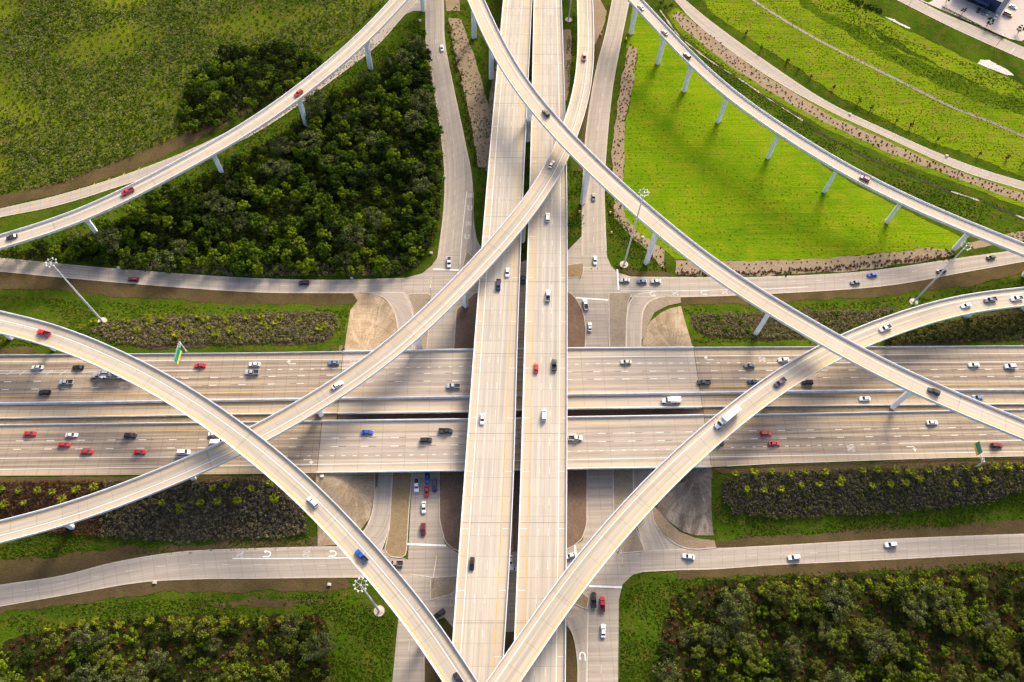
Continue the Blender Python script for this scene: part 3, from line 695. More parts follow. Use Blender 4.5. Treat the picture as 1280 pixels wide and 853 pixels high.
# street crossings, one sheet each
x_n = [(505,348),(528,342),(540,332),(547,322),(590,300),(592,277),(596,300),(606,318),(640,330),(690,318),(709,314),(727.6,295),(727.6,310),(757.9,312),(759,322),(764,333),(772,341),(790,346.5),(790,371.3),(812,372),(790,372.5),(762,366),(761,434),(735,434),(731,400),(722,378),(708,366),(690,385),(690,438),(592,438),(570,431),(534,438),(516,438),(516,412),(508,392),(500,366)]
patch('road', x_n, 'feeder', O1 - .03)
patch('road', [(532,440),(536,395),(545,360),(600,350),(598,366),(570,388),(567,440)], 'feeder', O1 + .02)
patch('road', [(731,440),(733.5,415),(729,390),(721,372),(762,366),(761,440)], 'feeder', O1 + .02)
x_s = [(470,683),(510,700),(515.6,590),(549,590),(549.5,650),(556,680),(573,692),(640,690),(709,687),(728,676),(733.7,655),(733.7,585),(766.6,585),(766.6,640),(786,655),(806,689),(850,686.5),(848,712.6),(810.6,713.6),(790.5,719),(778,731),(773.5,750),(772.5,853),(772,900),(722,900),(722,853),(721.5,809),(714,790),(704,776),(640,790),(570,790),(556,772),(531,780),(531,853),(531,900),(489,900),(490.5,853),(498,772),(498,735),(480,722)]
patch('road', x_s, 'feeder', O1 - .03)
W0_=[Vector((x,y,0)) for x,y in ((-62,97),(91,97),(91,158),(-62,158))]
patch('bare_ground', None, 'reddirt', .025, world=W0_)
# turning lanes round the slope paving
def lane(Lp, Rp, off=O1 + .02, ext=(0, 0), kerbs='LR'): return road('turn_lane', Lp, Rp, 'feeder', off, kerbs=kerbs, ext=ext, nx=2)
lane([(455,366),(478,371),(491,386),(497.6,412),(498,440)], [(505,366),(512,378),(516.5,400),(516,420),(516,440)])
lane([(840,371.2),(820,373),(806,383),(801.8,400),(801.5,440)], [(815,366),(796,368),(786,380),(783,405),(782.5,440)])
lane([(468.5,588),(468,620),(464,645),(452,668),(425,683.8)], [(493,588),(491,625),(486,660),(478,685),(470,700)])
lane([(791,585),(792,625),(795,650),(801,672),(806,688)], [(814,585),(814,630),(820,658),(838.8,677),(861,686.3)])
lane([(583.3,240),(577,290),(574,330),(574,352)], [(591.5,240),(592,277),(597,303),(610,322)], off=O1 + .03, kerbs='R')
lane([(709,775),(718,800),(722,830),(722,870)], [(733.5,765),(733.5,800),(733.5,830),(733.5,870)], off=O1 + .01, kerbs='L')
# raised islands, medians and bare ground between the lanes
def isl(px, m, off=.24, smooth=False, name='traffic_island', kerb=True, jit=0.0):
    o = patch(name, px, m, off, smooth=smooth, jit=jit)
    if kerb: kerb_line(px + [px[0]], o, smooth=False, h=.27)
    return o
isl([(516.3,387),(513,378),(509,367.5),(536,367),(540,372),(533,440),(518,440)], 'stones')
isl([(782,440),(762,440),(761,366.5),(790,366.5),(785,378),(783,400)], 'stones')
isl([(491,588),(515.6,588),(511,640),(508,692),(504,697.5),(487,696),(481,688),(487,660)], 'tan')
isl([(766.6,585),(791,585),(791.5,615),(790,640),(775,655),(766.6,660)], 'stones')
isl([(786,656),(793,655),(806,689),(772,692),(770,683)], 'stones')
isl([(538.5,722.5),(572,720),(568,742),(538,750.5)], 'stones')
isl([(574,352),(583,314),(590,320),(604,330),(596,345)], 'stones')
isl([(700,333),(730,329),(728,347),(700,347.5)], 'tan')
isl([(736,748),(733,762),(716,754),(724,738)], 'tan')
isl([(594,366),(570.5,388),(567,440),(600,440),(640,440),(640,366)], 'reddirt', .22)
isl([(708,364),(716,369),(724,380),(730,395),(732.5,412),(731,440),(690,440),(690,364)], 'reddirt', .22)
isl([(549,588),(549.5,650),(556,677),(566,686),(578,691),(640,691),(640,588)], 'reddirt', .22)
isl([(733.7,585),(733.5,655),(728,673),(718,682),(706,688),(680,690),(680,585)], 'reddirt', .22)
patch('ground_between_lanes', [(596,366),(640,350),(700,345),(712,366),(700,440),(700,590),(690,690),(640,690),(600,690),(590,590),(600,440)], 'reddirt', .05)
patch('ground_between_lanes', [(709,785),(718,805),(722,853),(722,900),(640,900),(600,900),(531,900),(531,800),(560,775),(640,790)], 'dirt', .06)
# markings of the streets
def gp(px, dz=.17): p = U(*px); return Vector((p.x, p.y, dz))
STREETS = tag(empty('street_markings'), kind='structure')
def gline(pts, w=.2, m='white', dz=.19):
    b = MB(); P = catmull([gp(p, dz) for p in pts], 3.0) if len(pts) > 2 else [gp(p, dz) for p in pts]; stripe(b, P, w); b.build('road_marking', MT[m], STREETS)
for a, c in (((541.5,337),(574,338.2)), ((719.7,372.6),(760,375.4)), ((771.6,337),(773,362.8)), ((508.5,680.5),(557.5,682.3)), ((736.5,733),(777.4,734.5)), ((718.5,682),(719.5,694))): gline([a, c], .75)
gline([(583.3,240),(580,270),(577,300),(575,330)]); gline([(775,364.2),(850,363.8),(960,361.5),(1010,359)]); gline([(291,698.5),(370,698.4),(442,697.6)], .35); gline([(735,765),(734.2,810),(733.6,853),(733.5,880)])
gline([(788,375),(784.5,392),(783.2,410),(783,434)], .15, 'worn')
for L_, a, c in (((566,338),(566,338),(566,338)),): pass
def gmark(fn, m='worn'): b = MB(); fn(b); b.build('road_marking', MT[m], STREETS)
UP, DNW = math.pi / 2, -math.pi / 2
for px, ang in (((334.5,693),0), ((416.5,692.5),0), ((815.5,367.5),math.pi), ((879.5,366.3),math.pi), ((587.5,260.5),DNW), ((583.8,296.5),DNW), ((728,820),UP)): gmark(lambda b: uturn(b, gp(px)[:2], ang, .19, 1.05), 'white' if px[1] > 690 else 'worn')
for px, ang in (((382.5,692.5),0), ((300,693.5),0), ((844,366.5),math.pi), ((906,365.5),math.pi), ((588.3,244.5),DNW), ((586,279.5),DNW)): gmark(lambda b: word(b, 'ONLY', gp(px)[:2], ang, 2.7, 2.6, .19))
gmark(lambda b: stripe(b, [gp((1264, 66), .19), gp((1268, 60.5), .19)], .4))
for Lp in ([(60,330.5),(160,343.5),(320,357),(500,357)], [(860,355),(960,353),(1085,347),(1200,331),(1280,319)], [(30,739),(110,723),(200,708.5),(300,706),(430,708)], [(860,699),(960,694.5),(1120,686.5),(1260,680)], [(544,50),(556,130),(568,210),(566,300)], [(765,60),(748,150),(742,240),(742,310)], [(514,760),(509,853)], [(752,745),(751,853)]):
    b = MB(); dashes(b, catmull([gp(p, .185) for p in Lp], 1.0) if len(Lp) > 2 else [gp(p, .185) for p in Lp], .14, 3.0, 12.0, 0.0); b.build('road_marking', MT['worn'], STREETS)
b = MB()
for t in np.linspace(0, 1, 9):
    px = (20 + 150 * t, 268 - 52 * t); stripe(b, [gp(px, .19), gp((px[0] + 5, px[1] - 6), .19)], .3)
b.build('road_marking', MT['yellow'], STREETS)
# slope paving and the aprons at its foot
def cone(px, m, c): return patch('slope_paving', px, m, .16, polar=U(*c, 6).to_2d(), label=None)
cone([(440.4,366.5),(450,365.5),(463,367),(475.5,371),(486,379),(493,390),(497.4,412),(498,440),(431,440),(431.8,428),(437.9,388),(447,376)], 'slope', (452, 440))
cone([(808.8,408.8),(813,402),(825,392),(837,386),(851.2,383),(854,394),(860,415),(866,437),(802,437),(803,428)], 'slope', (845, 440))
cone([(395,589),(468.5,589),(468,620),(462,648),(447,668),(428,681),(397,683),(396,640)], 'slope', (440, 596))
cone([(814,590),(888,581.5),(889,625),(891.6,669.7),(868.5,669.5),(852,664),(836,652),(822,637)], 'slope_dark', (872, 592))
ap1 = patch('apron', [(801.8,425),(802.5,400),(806.5,384),(813.5,376.5),(831,371.2),(850.5,371.6),(851,379),(835,382.3),(818,391),(810,406),(807.5,420)], 'stones', .22); kerb_line([(801.8,425),(802.5,400),(806.5,384),(813.5,376.5),(831,371.2)], ap1, h=.3)
ap2 = patch('apron', [(814,634),(820,657.5),(838.8,676.5),(861,686.3),(895,685),(893,676),(868.8,672.8),(850,665.5),(835,652),(820,635)], 'gravel', .22); kerb_line([(814,634),(820,657.5),(838.8,676.5),(861,686.3),(895,685)], ap2, h=.32)
# ------------------------------------------------------------------ fields, verges and beds
NW_FOREST = [(0,318),(40,312),(85,303),(160,268),(235,228),(330,182),(395,132),(470,92),(505,55),(520,38),(529,45),(532,80),(545,140),(551,214),(549,262),(541,300),(520,328),(480,341),(320,341),(150,331),(60,322)]
patch('wood_floor', NW_FOREST, 'forestfloor', .05, jit=1.0)
SCRUB = [(-60,-40),(475,-40),(480,0),(440,40),(400,72),(330,118),(240,165),(160,200),(75,232),(0,250),(-60,262)]
patch('scrub_field', SCRUB, 'scrub', .04, jit=1.0)
patch('dirt_verge', [(-30,252),(0,247),(75,226),(160,196),(240,162),(300,138),(330,118),(332,130),(250,174),(170,212),(75,242),(0,260),(-30,266)], 'dirt', .07, jit=.7)
SMALLWOOD = [(240,92),(290,62),(345,52),(385,58),(402,80),(385,98),(330,132),(290,148),(235,165),(222,148)]
patch('wood_floor', SMALLWOOD, 'forestfloor', .06, jit=1.2)
MOWN = [(800,55),(815,70),(860,120),(905,160),(960,200),(1040,252),(1128,290),(1195,312),(1160,309),(1085,319),(960,327),(845,325),(830,313),(798,291),(779,271),(779,214),(782,150),(792,100)]
patch('mown_field', MOWN, 'mown', .05, jit=.8)
patch('mown_field', [(790,10),(800,0),(822,30),(870,80),(905,118),(960,158),(1040,215),(1128,262),(1210,300),(1190,318),(1100,292),(1030,258),(950,205),(850,125),(800,70),(783,60)], 'mown', .045, jit=.5)
MEADOW = [(860,-20),(900,25),(960,62),(1035,112),(1110,153),(1190,187),(1280,221),(1340,240),(1340,150),(1280,120),(1200,98),(1100,50),(1030,-20)]
patch('meadow', MEADOW, 'meadow', .05, jit=1.0)
patch('dark_grass_band', [(990,-20),(1030,14),(1090,45),(1160,82),(1230,108),(1330,150),(1330,180),(1280,145),(1210,122),(1150,98),(1090,62),(1020,20),(975,-20)], 'rough', .07, jit=1.5)
patch('meadow', [(1058,-20),(1090,10),(1150,38),(1215,70),(1280,98),(1330,120),(1330,150),(1280,128),(1200,95),(1120,52),(1050,10),(1020,-20)], 'meadow', .06, jit=1.2)
patch('dark_grass_band', [(1085,-20),(1115,2),(1185,36),(1280,78),(1330,98),(1330,125),(1280,108),(1215,76),(1150,46),(1085,12),(1060,-20)], 'grass', .08, jit=.8)
GS1 = ([(840.6,19),(851,34),(875.7,54),(915,84),(960,114),(1035,155.5),(1110.5,190.6),(1173,215),(1220,232),(1280,254)], [(848,14),(862,24),(882,38),(921,70),(960,97),(1035,143),(1110.5,178),(1185,210),(1235,228),(1280,241.5)])
def band(LR, m, off, name, jit=.5): return patch(name, LR[0] + LR[1][::-1], m, off, jit=jit)
band(GS1, 'gravel', .08, 'gravel_strip')
band(([(833,16),(845,36),(870,58),(910,90),(960,121),(1035,162),(1110,197),(1173,221),(1280,260)], [(846,10),(858,16),(880,32),(960,90),(1035,136),(1110,172),(1185,204),(1280,236)]), 'meadow', .06, 'verge')
band(([(815,5),(845,48),(890,86),(960,132),(1035,180),(1110,215),(1200,252),(1300,290)], [(835,10),(850,40),(875,62),(960,118),(1035,160),(1110,195),(1200,232),(1300,270)]), 'grass', .05, 'verge')
DITCH = [(824,12.5),(848,45),(865.7,60),(890.8,79),(925,100),(960,124),(997.6,148),(1027.7,168),(1060,185.6),(1110.5,208),(1170.7,234),(1225,252),(1290,278)]
D_ = catmull([U(*p) for p in DITCH], 2.0); b = MB()
b.strip([p + n * -1.0 + Vector((0, 0, .1)) for p, n in zip(D_, rights(D_))], [p + n * (.8 + .5 * math.sin(i * .35)) + Vector((0, 0, .1)) for i, (p, n) in enumerate(zip(D_, rights(D_)))], 2); tag(b.build('ditch', MT['ditch']), kind='structure')
for a, c in ((0, 56), (96, 104), (112, 119), (130, 150), (168, 176)):
    q = D_[a:c]; b = MB(); wd = [.32 + .22 * math.sin(i * 1.3) + .15 * math.sin(i * .37) for i in range(len(q))]; r = rights(q)
    b.strip([p + n * (-.2 - w_) + Vector((0, 0, .14)) for p, n, w_ in zip(q, r, wd)], [p + n * (w_ - .3) + Vector((0, 0, .14)) for p, n, w_ in zip(q, r, wd)], 2); tag(b.build('stone_bed', MT['riprap']), kind='structure')
GS2 = ([(785.5,57),(780.4,82.8),(770.4,138),(765.4,190),(766,240),(769,272),(783,289),(810.5,315),(828,337)], [(797.5,60),(791.7,100),(781.7,150.5),(779,214),(779,250),(781,272),(798,291.7),(830.6,313),(830.6,337)])
band(GS2, 'gravel', .08, 'gravel_strip')
GS3 = ([(845.7,344.4),(960,345),(1085,337),(1150,328),(1190.7,318.5)], [(844.4,326),(960,327),(1085.4,319.5),(1160.6,309.3),(1186,313)])
band(GS3, 'gravel', .08, 'gravel_strip')
GS4 = ([(1218,312),(1240,308),(1280,301)], [(1211,304),(1240,298),(1280,289)])
band(GS4, 'gravel', .08, 'gravel_strip')
GS5 = ([(561,23),(567,62.7),(578,105),(590,160),(598,210)], [(577,23.8),(585.8,50),(603.4,105),(613,140),(622,210)])
band(GS5, 'gravel', .08, 'gravel_strip', .3)
patch('gravel_strip', [(558,14),(575,14),(574,-5),(556,-5)], 'gravel', .08)
patch('gravel_strip', [(607,214),(612,120),(622,60),(628,0),(607,-10),(625,-20),(640,0),(640,214)], 'gravel', .06)
patch('gravel_strip', [(706,37),(713,37),(715,60),(713,90),(709,125),(700,130),(695,40)], 'gravel', .08, jit=.4)
patch('gravel_strip', [(741,-5),(750,0),(758,14),(753,37),(744,56),(738,50)], 'gravel', .08, jit=.4)
patch('flower_strip', [(745,52),(755,36),(752,90),(735,160),(726,214),(722,214),(728,150),(742,95)], 'dirt', .06, jit=.4)
patch('dirt_verge', [(772,338),(783,334),(800,340),(830,340),(845,345),(790,345.5)], 'dirt', .09, jit=.3)
# beds and strips on both sides of the freeway
patch('dirt_verge', [(-40,334),(0,337),(160,352),(320,363),(440,364),(446,377),(436,381),(320,381),(160,372),(60,362),(-40,360)], 'dirt', .07, jit=.7)
patch('dirt_verge', [(850,369),(960,365.5),(1110,355),(1210,337),(1300,318),(1300,338),(1210,357),(1110,370),(960,379),(852,382)], 'dirt', .07, jit=.7)
patch('dirt_verge', [(-40,760),(0,754),(100,737),(175,725),(250,721),(430,719),(438,733),(400,742),(300,738),(200,742),(100,753),(-40,775)], 'dirt', .07, jit=.8)
patch('dirt_verge', [(850,710),(960,704),(1120,696),(1300,687),(1300,704),(1120,714),(960,720),(850,724)], 'dirt', .07, jit=.7)
patch('dirt_verge', [(-40,703),(0,700),(110,690),(220,681),(396,672),(396,687),(320,689),(225,694),(145,706),(75,723),(-40,735)], 'dirt', .07, jit=1.0)
patch('dirt_verge', [(893,677),(960,671),(1075,661),(1300,650),(1300,668),(1120,677),(960,686),(895,688)], 'dirt', .07, jit=.8)
patch('dirt_verge', [(892,586),(960,582),(1110,577),(1300,571),(1300,580),(1110,588),(960,592),(905,594)], 'dirt', .1, jit=.5)
patch('dirt_verge', [(-30,597),(100,597),(250,596.5),(396,594),(396,606),(240,603),(100,604),(-30,606)], 'dirt', .1, jit=.5)
patch('dirt_verge', [(-20,436),(30,434),(46,440),(20,445),(-20,446)], 'dirt', .1, jit=.5)
BEDS = {
 'nw': [(112,414),(140,402),(225,395),(320,392),(400,389),(417,391),(423,406),(414,424),(390,430),(250,433),(190,436),(150,432)],
 'ne': [(866,394),(1010,388),(1085,387),(1118,384),(1100,395),(1040,420),(1000,424),(940,426),(880,421),(868,410)],
 'ne2': [(1100,424),(1150,408),(1230,394),(1300,385),(1300,424),(1200,430),(1110,432)],
 'sw': [(-20,606),(100,605),(240,606),(320,602),(345,606),(380,640),(383,665),(320,671),(213,675),(120,668),(60,664),(-20,660)],
 'se': [(905,600),(930,594),(1000,592),(1110,588),(1300,580),(1300,603),(1240,628),(1120,640),(960,647),(915,640),(903,622)]}
for k, px in BEDS.items(): patch('planting_bed', px, 'bedsoil', .09, jit=.8)
SWOOD = [(-20,815),(32,795),(120,776),(190,772),(320,769),(395,771),(408,790),(414,853),(414,900),(-20,900)]
SEWOOD = [(840,748),(860,735),(890,728),(960,723),(1120,717),(1320,709),(1320,900),(822,900),(823,853),(827,785)]
for px in (SWOOD, SEWOOD): patch('wood_floor', px, 'forestfloor', .05, jit=1.2)
patch('dirt_track', [(250,752),(320,750),(420,748),(424,753),(330,757),(250,760)], 'dirt', .05, jit=1.0)
# far upper right: concrete channel, car park
CH = catmull([U(*p) for p in [(930,-8),(960,12.5),(1022.7,50),(1108,93),(1193,135),(1240,153),(1280,170.5),(1320,188)]], 3.0)
b = MB(); b.strip([p + Vector((0, 0, .1)) for p in off_path(CH, -.75)], [p + Vector((0, 0, .1)) for p in off_path(CH, .55)], 1); b.cm = 1
b.strip([p + Vector((0, 0, .1)) for p in off_path(CH, .55)], [p + Vector((0, 0, .12)) for p in off_path(CH, .95)], 1); tag(b.build('drainage_channel', [MT['channel_bed'], MT['channel']]), kind='structure')
patch('car_park', [(1120,-60),(1148,0),(1178,13),(1228,34.5),(1262,49),(1276,52),(1320,30),(1330,-60)], 'lot', .15)
patch('verge', [(1146,-8),(1163,-6),(1166,1),(1160,3.6),(1152,0)], 'grass', .2)
patch('stone_bed', [(1221.5,80),(1226,75.5),(1236,75.5),(1240,78),(1262,90),(1268,95),(1258,95),(1238,87)], 'pale_stones', .16, jit=.5)
patch('stone_bed', [(1106,21.5),(1118,25.5),(1128,30.5),(1138,35.5),(1137,36.5),(1122,29.5),(1108,24)], 'pale_stones', .16, jit=.5)

# ------------------------------------------------------------------ vegetation
def leaf_arrays(cent, rad, n_per, size, up=.35, squash=.8, rng=RNG, tone_spread=.5, shell=.55):
    "leaf-sized quads spread through a set of clumps; one tone per clump with some spread per leaf"
    cent = np.asarray(cent, float); rad = np.asarray(rad, float); K = len(cent); N = K * n_per
    idx = np.repeat(np.arange(K), n_per)
    d = rng.normal(size=(N, 3)); d /= np.linalg.norm(d, axis=1)[:, None]; d[:, 2] = np.abs(d[:, 2]) * .9 + d[:, 2] * .1
    r = (shell + (1 - shell) * rng.random(N)) * rad[idx]; off = d * r[:, None]; off[:, 2] *= squash
    p = cent[idx] + off
    nrm = d * .8 + rng.normal(size=(N, 3)) * .5 + np.array([0, 0, up]); nrm /= np.linalg.norm(nrm, axis=1)[:, None]
    a = np.cross(nrm, rng.normal(size=(N, 3))); a /= np.linalg.norm(a, axis=1)[:, None] + 1e-9; b = np.cross(nrm, a)
    s = size * (.6 + .8 * rng.random(N)); a *= (s * .5)[:, None]; b *= (s * .42)[:, None]
    V = np.empty((N, 4, 3)); V[:, 0] = p - a - b; V[:, 1] = p + a - b; V[:, 2] = p + a * .9 + b; V[:, 3] = p - a * .9 + b
    ct = rng.random(K); tone = np.clip(ct[idx] * (1 - tone_spread) + rng.random(N) * tone_spread, 0, 1)
    return V.reshape(-1, 3), tone
def leaf_mesh(name, m, V, tone):
    n = len(V) // 4; me = bpy.data.meshes.new(name)
    me.vertices.add(4 * n); me.vertices.foreach_set('co', V.astype(np.float32).ravel())
    me.loops.add(4 * n); me.loops.foreach_set('vertex_index', np.arange(4 * n, dtype=np.int32))
    me.polygons.add(n); me.polygons.foreach_set('loop_start', np.arange(0, 4 * n, 4, dtype=np.int32)); me.polygons.foreach_set('loop_total', np.full(n, 4, np.int32))
    at = me.attributes.new('tone', 'FLOAT', 'FACE'); at.data.foreach_set('value', tone.astype(np.float32))
    me.materials.append(m); me.update(); me.validate(); return me
def inside(p, poly):
    x, y = p; c = False; j = len(poly) - 1
    for i in range(len(poly)):
        xi, yi = poly[i]; xj, yj = poly[j]
        if (yi > y) != (yj > y) and x < (xj - xi) * (y - yi) / (yj - yi) + xi: c = not c
        j = i
    return c
def scatter(px, dist, n_max=10**6, z=0.0, tries=40000, clip=None, seed=1, frame=True):
    "random places in a traced outline, no closer together than dist"
    rnd = random.Random(seed); W = [U(a, b, z) for a, b in px]; W2 = [(p.x, p.y) for p in W]
    x0, x1 = min(p[0] for p in W2), max(p[0] for p in W2); y0, y1 = min(p[1] for p in W2), max(p[1] for p in W2)
    g = {}; out = []
    for _ in range(tries):
        p = (rnd.uniform(x0, x1), rnd.uniform(y0, y1))
        if not inside(p, W2) or (clip and not clip(p)): continue
        d = dist(p) if callable(dist) else dist
        k = (int(p[0] // 8), int(p[1] // 8)); ok = True; rr = int(d // 8) + 1
        for i in range(-rr, rr + 1):
            for j in range(-rr, rr + 1):
                for q in g.get((k[0] + i, k[1] + j), ()):
                    if (q[0] - p[0]) ** 2 + (q[1] - p[1]) ** 2 < d * d: ok = False; break
                if not ok: break
            if not ok: break
        if ok:
            g.setdefault(k, []).append(p); out.append(p)
            if len(out) >= n_max: break
    return out
def bez_tube(mb, P, r0, r1, n=6):
    for i in range(len(P) - 1):
        mb.tube(P[i], P[i + 1], r0 + (r1 - r0) * i / (len(P) - 1), r0 + (r1 - r0) * (i + 1) / (len(P) - 1), n, cap=(i == len(P) - 2))
def make_tree(mat, h, w, seed, n_leaf=36, leaf=.34, clumps=34, feather=0.0):
    rng = np.random.default_rng(seed); rnd = random.Random(seed)
    root = empty({'leaf_b': 'feathery_tree', 'leaf_c': 'bright_tree', 'leaf_d': 'dark_tree', 'leaf_e': 'bushy_tree'}.get(mat, 'leafy_tree')); tb = MB(); tb.tube((0, 0, -.3), (0, 0, h * .3), .22, .17, 7); top = Vector((rnd.uniform(-.2, .2), rnd.uniform(-.2, .2), h * .62)); tb.tube((0, 0, h * .3), top, .17, .09, 7)
    C = []; Rr = []
    for k in range(clumps):
        t = rnd.random(); a = k * 2.4 + rnd.uniform(-.4, .4); z = h * (.36 + .58 * t ** .8); rr = w * .5 * math.sqrt(max(0.05, 1 - ((z - h * .55) / (h * .47)) ** 2)) * rnd.uniform(.45, 1.0)
        c = Vector((rr * math.cos(a), rr * math.sin(a), z)); C.append(c); Rr.append(w * rnd.uniform(.10, .19))
        if k % 2 == 0:
            s = Vector((0, 0, h * rnd.uniform(.25, .5))); mid = s.lerp(c, .55) + Vector((0, 0, -.15 * rr)); bez_tube(tb, [s, mid, c], .08, .025, 5)
    tb.build('trunk', MT['bark'], root)
    V, tone = leaf_arrays([tuple(c) for c in C], Rr, n_leaf, leaf, rng=rng, shell=.5 - feather)
    # clump tones are random at every height in the crown
    o = bpy.data.objects.new('crown', leaf_mesh('crown', MT[mat], V, tone)); COL.objects.link(o); o.parent = root
    return root
def park(o):
    o.location = (0, 0, -500)
def plant(protos, spots, label, cat, group, smin, smax, rnd, used):
    n = 0
    for (x, y) in spots:
        k = rnd.choice(protos); o = k if k not in used else copy_tree(k); used.add(k)
        s = rnd.uniform(smin, smax); o.location = (x, y, hG(x, y)); o.rotation_euler = (0, 0, rnd.uniform(0, 6.28)); o.scale = (s * rnd.uniform(.9, 1.1), s * rnd.uniform(.9, 1.1), s * rnd.uniform(.85, 1.15)); tag(o, label, cat, group); n += 1
    return n
def in_frame(p, m=25):
    q = (AX * p[0] + AY * p[1] + DN * H); u, v = CX + F * q.x / q.z, CY + F * q.y / q.z
    return -m < u < 1280 + m and -m < v < 853 + m * 1.6
rnd = random.Random(5); used = set()
class Kind:
    def __init__(s, mat, h, w, label, n=2, **k): s.p = [make_tree(mat, h * f, w * g, hash((mat, i)) % 9999 if False else 17 * i + len(mat) * 31 + int(h * 7), **k) for i, (f, g) in enumerate(((1, 1), (.88, 1.12), (1.1, .92))[:n])]; s.label = label
def forest(px, dist, kinds, weights, cat, group, n_max, seed, smin=.75, smax=1.3, z=3.0):
    spots = scatter(px, dist, n_max, z=z, seed=seed, clip=in_frame); sel = {i: [] for i in range(len(kinds))}
    for p in spots: sel[rnd.choices(range(len(kinds)), weights)[0]].append(p)
    for i, kd in enumerate(kinds): plant(kd.p, sel[i], kd.label, cat, group, smin, smax, rnd, used)
    return spots
wA = Kind('leaf_a', 7.0, 4.8, 'mid green leafy tree crowded into the wood left of the elevated decks', 3)
wC = Kind('leaf_c', 6.4, 3.9, 'yellow-green bright-tipped tree crowded into the wood left of the elevated decks', 2, clumps=24)
wB = Kind('leaf_b', 8.2, 8.0, 'large grey-green feathery tree standing out in the wood left of the elevated decks', 2, clumps=30, leaf=.36, feather=.2)
wD = Kind('leaf_d', 6.2, 5.0, 'dark green tree crowded into the wood left of the elevated decks', 2)
n1 = forest(NW_FOREST, lambda p: 3.1 + .9 * math.sin(p[0] * .21 + p[1] * .17), [wA, wC, wB, wD], [40, 27, 9, 24], 'tree', 'trees of the wood on the upper left', 560, 3, .5, 1.5)
def stuff_bushes(name, spots, mat, label, cat, rmin, rmax, n_leaf, leaf, rng, hz=.6, squash=.8, multi=3, kind='stuff'):
    C = []; Rr = []
    for x, y in spots:
        for _ in range(multi):
            r = rng.uniform(rmin, rmax); C.append((x + rng.normal() * r * .6, y + rng.normal() * r * .6, hG(x, y) + r * hz)); Rr.append(r)
    V, t = leaf_arrays(C, Rr, n_leaf, leaf, rng=rng, squash=squash)
    o = bpy.data.objects.new(name, leaf_mesh(name, MT[mat], V, t)); COL.objects.link(o); return tag(o, label, cat, None, kind)
rg = np.random.default_rng(11)
sp = scatter(NW_FOREST, 2.0, 2600, z=1.0, seed=9, clip=in_frame)
stuff_bushes('undergrowth', sp[::2], 'leaf_d', 'dark undergrowth filling the gaps between trees of the upper left wood', 'undergrowth', .7, 1.5, 16, .5, rg)
stuff_bushes('undergrowth', sp[1::2], 'leaf_a', 'lighter green undergrowth between and around trees of the upper left wood', 'undergrowth', .6, 1.7, 16, .45, rg)
# brown and russet bushes along the sunny and the roadside edges of the wood
for px, mt, lb, sd in (([(527,50),(533,60),(546,140),(552,214),(550,262),(542,300),(534,300),(541,262),(540,214),(533,140),(524,70)], 'leaf_bed', 'olive-brown bushes along the right edge of the upper left wood', 61), ([(320,330),(480,328),(520,315),(524,330),(482,343),(320,343),(150,333),(150,322)], 'leaf_brown', 'brown-tipped bushes along the lower edge of the upper left wood', 62)):
    stuff_bushes('undergrowth', scatter(px, 1.5, 500, z=1.5, seed=sd), mt, lb, 'undergrowth', .6, 1.3, 18, .34, rg, hz=.8)
# scrub field: low pale bushes past counting
sp = scatter([(-30,-30),(470,-30),(478,5),(440,38),(400,70),(330,114),(240,160),(160,196),(75,228),(-30,246)], lambda p: 1.25 + 2.6 * max(0, math.sin(p[0] * .06 + 2 * math.sin(p[1] * .043)) * math.sin(p[1] * .07 + p[0] * .02)), 9000, z=.5, seed=21, clip=lambda p: in_frame(p, 10), tries=60000)
stuff_bushes('scrub_bushes', sp[::3] + sp[1::3], 'leaf_scrub', 'low pale green scrub covering the open field at the upper left', 'scrub', .35, .95, 8, .36, rg, multi=3)
stuff_bushes('scrub_bushes', sp[2::3], 'leaf_a', 'darker green scrub mixed through the open field at the upper left', 'scrub', .4, 1.2, 10, .42, rg, multi=3)
gA = Kind('leaf_a', 6.5, 5.4, 'mid green tree of the small grove beyond the upper left ramp', 2); gC = Kind('leaf_c', 5.5, 5.2, 'yellow-green tree of the small grove beyond the upper left ramp', 2, clumps=18); gD = Kind('leaf_d', 6.5, 5.6, 'dark green tree of the small grove beyond the upper left ramp', 2)
forest(SMALLWOOD, 3.7, [gA, gC, gD], [48, 27, 25], 'tree', 'trees of the small grove on the upper left', 85, 4, .55, 1.2)
sp = scatter(SMALLWOOD, 2.6, 500, z=1, seed=31); stuff_bushes('undergrowth', sp, 'leaf_d', 'dark undergrowth among the small grove beyond the upper left ramp', 'undergrowth', .8, 1.6, 16, .5, rg)
def trio(where): return [Kind('leaf_b', 7.0, 8.2, f'large grey-green feathery tree in the wood {where}', 2, clumps=30, leaf=.34, feather=.2), Kind('leaf_e', 5.8, 6.6, f'olive bushy tree in the wood {where}', 2, leaf=.36), Kind('leaf_c', 3.6, 4.2, f'small bright yellow-green tree in the wood {where}', 2, clumps=14, leaf=.32), Kind('leaf_d', 5.0, 6.0, f'dark green tree in the wood {where}', 2)]
SETREES = [(x, y + (15 if 700 < y < 760 else 0)) for x, y in SEWOOD]; SWTREES = [(x, y + (12 if 760 < y < 800 else 0)) for x, y in SWOOD]
forest(SETREES, lambda p: 4.4 + 1.6 * math.sin(p[0] * .13 + 1.7 * math.sin(p[1] * .16)), trio('at the bottom right corner'), [15, 33, 34, 18], 'tree', 'trees of the bottom right wood', 170, 6, .6, 1.3, 2.5)
forest(SWTREES, lambda p: 4.2 + 1.6 * math.sin(p[0] * .15 + 1.7 * math.sin(p[1] * .18)), trio('at the bottom left corner'), [14, 31, 38, 17], 'tree', 'trees of the bottom left wood', 100, 8, .6, 1.25, 2.5)
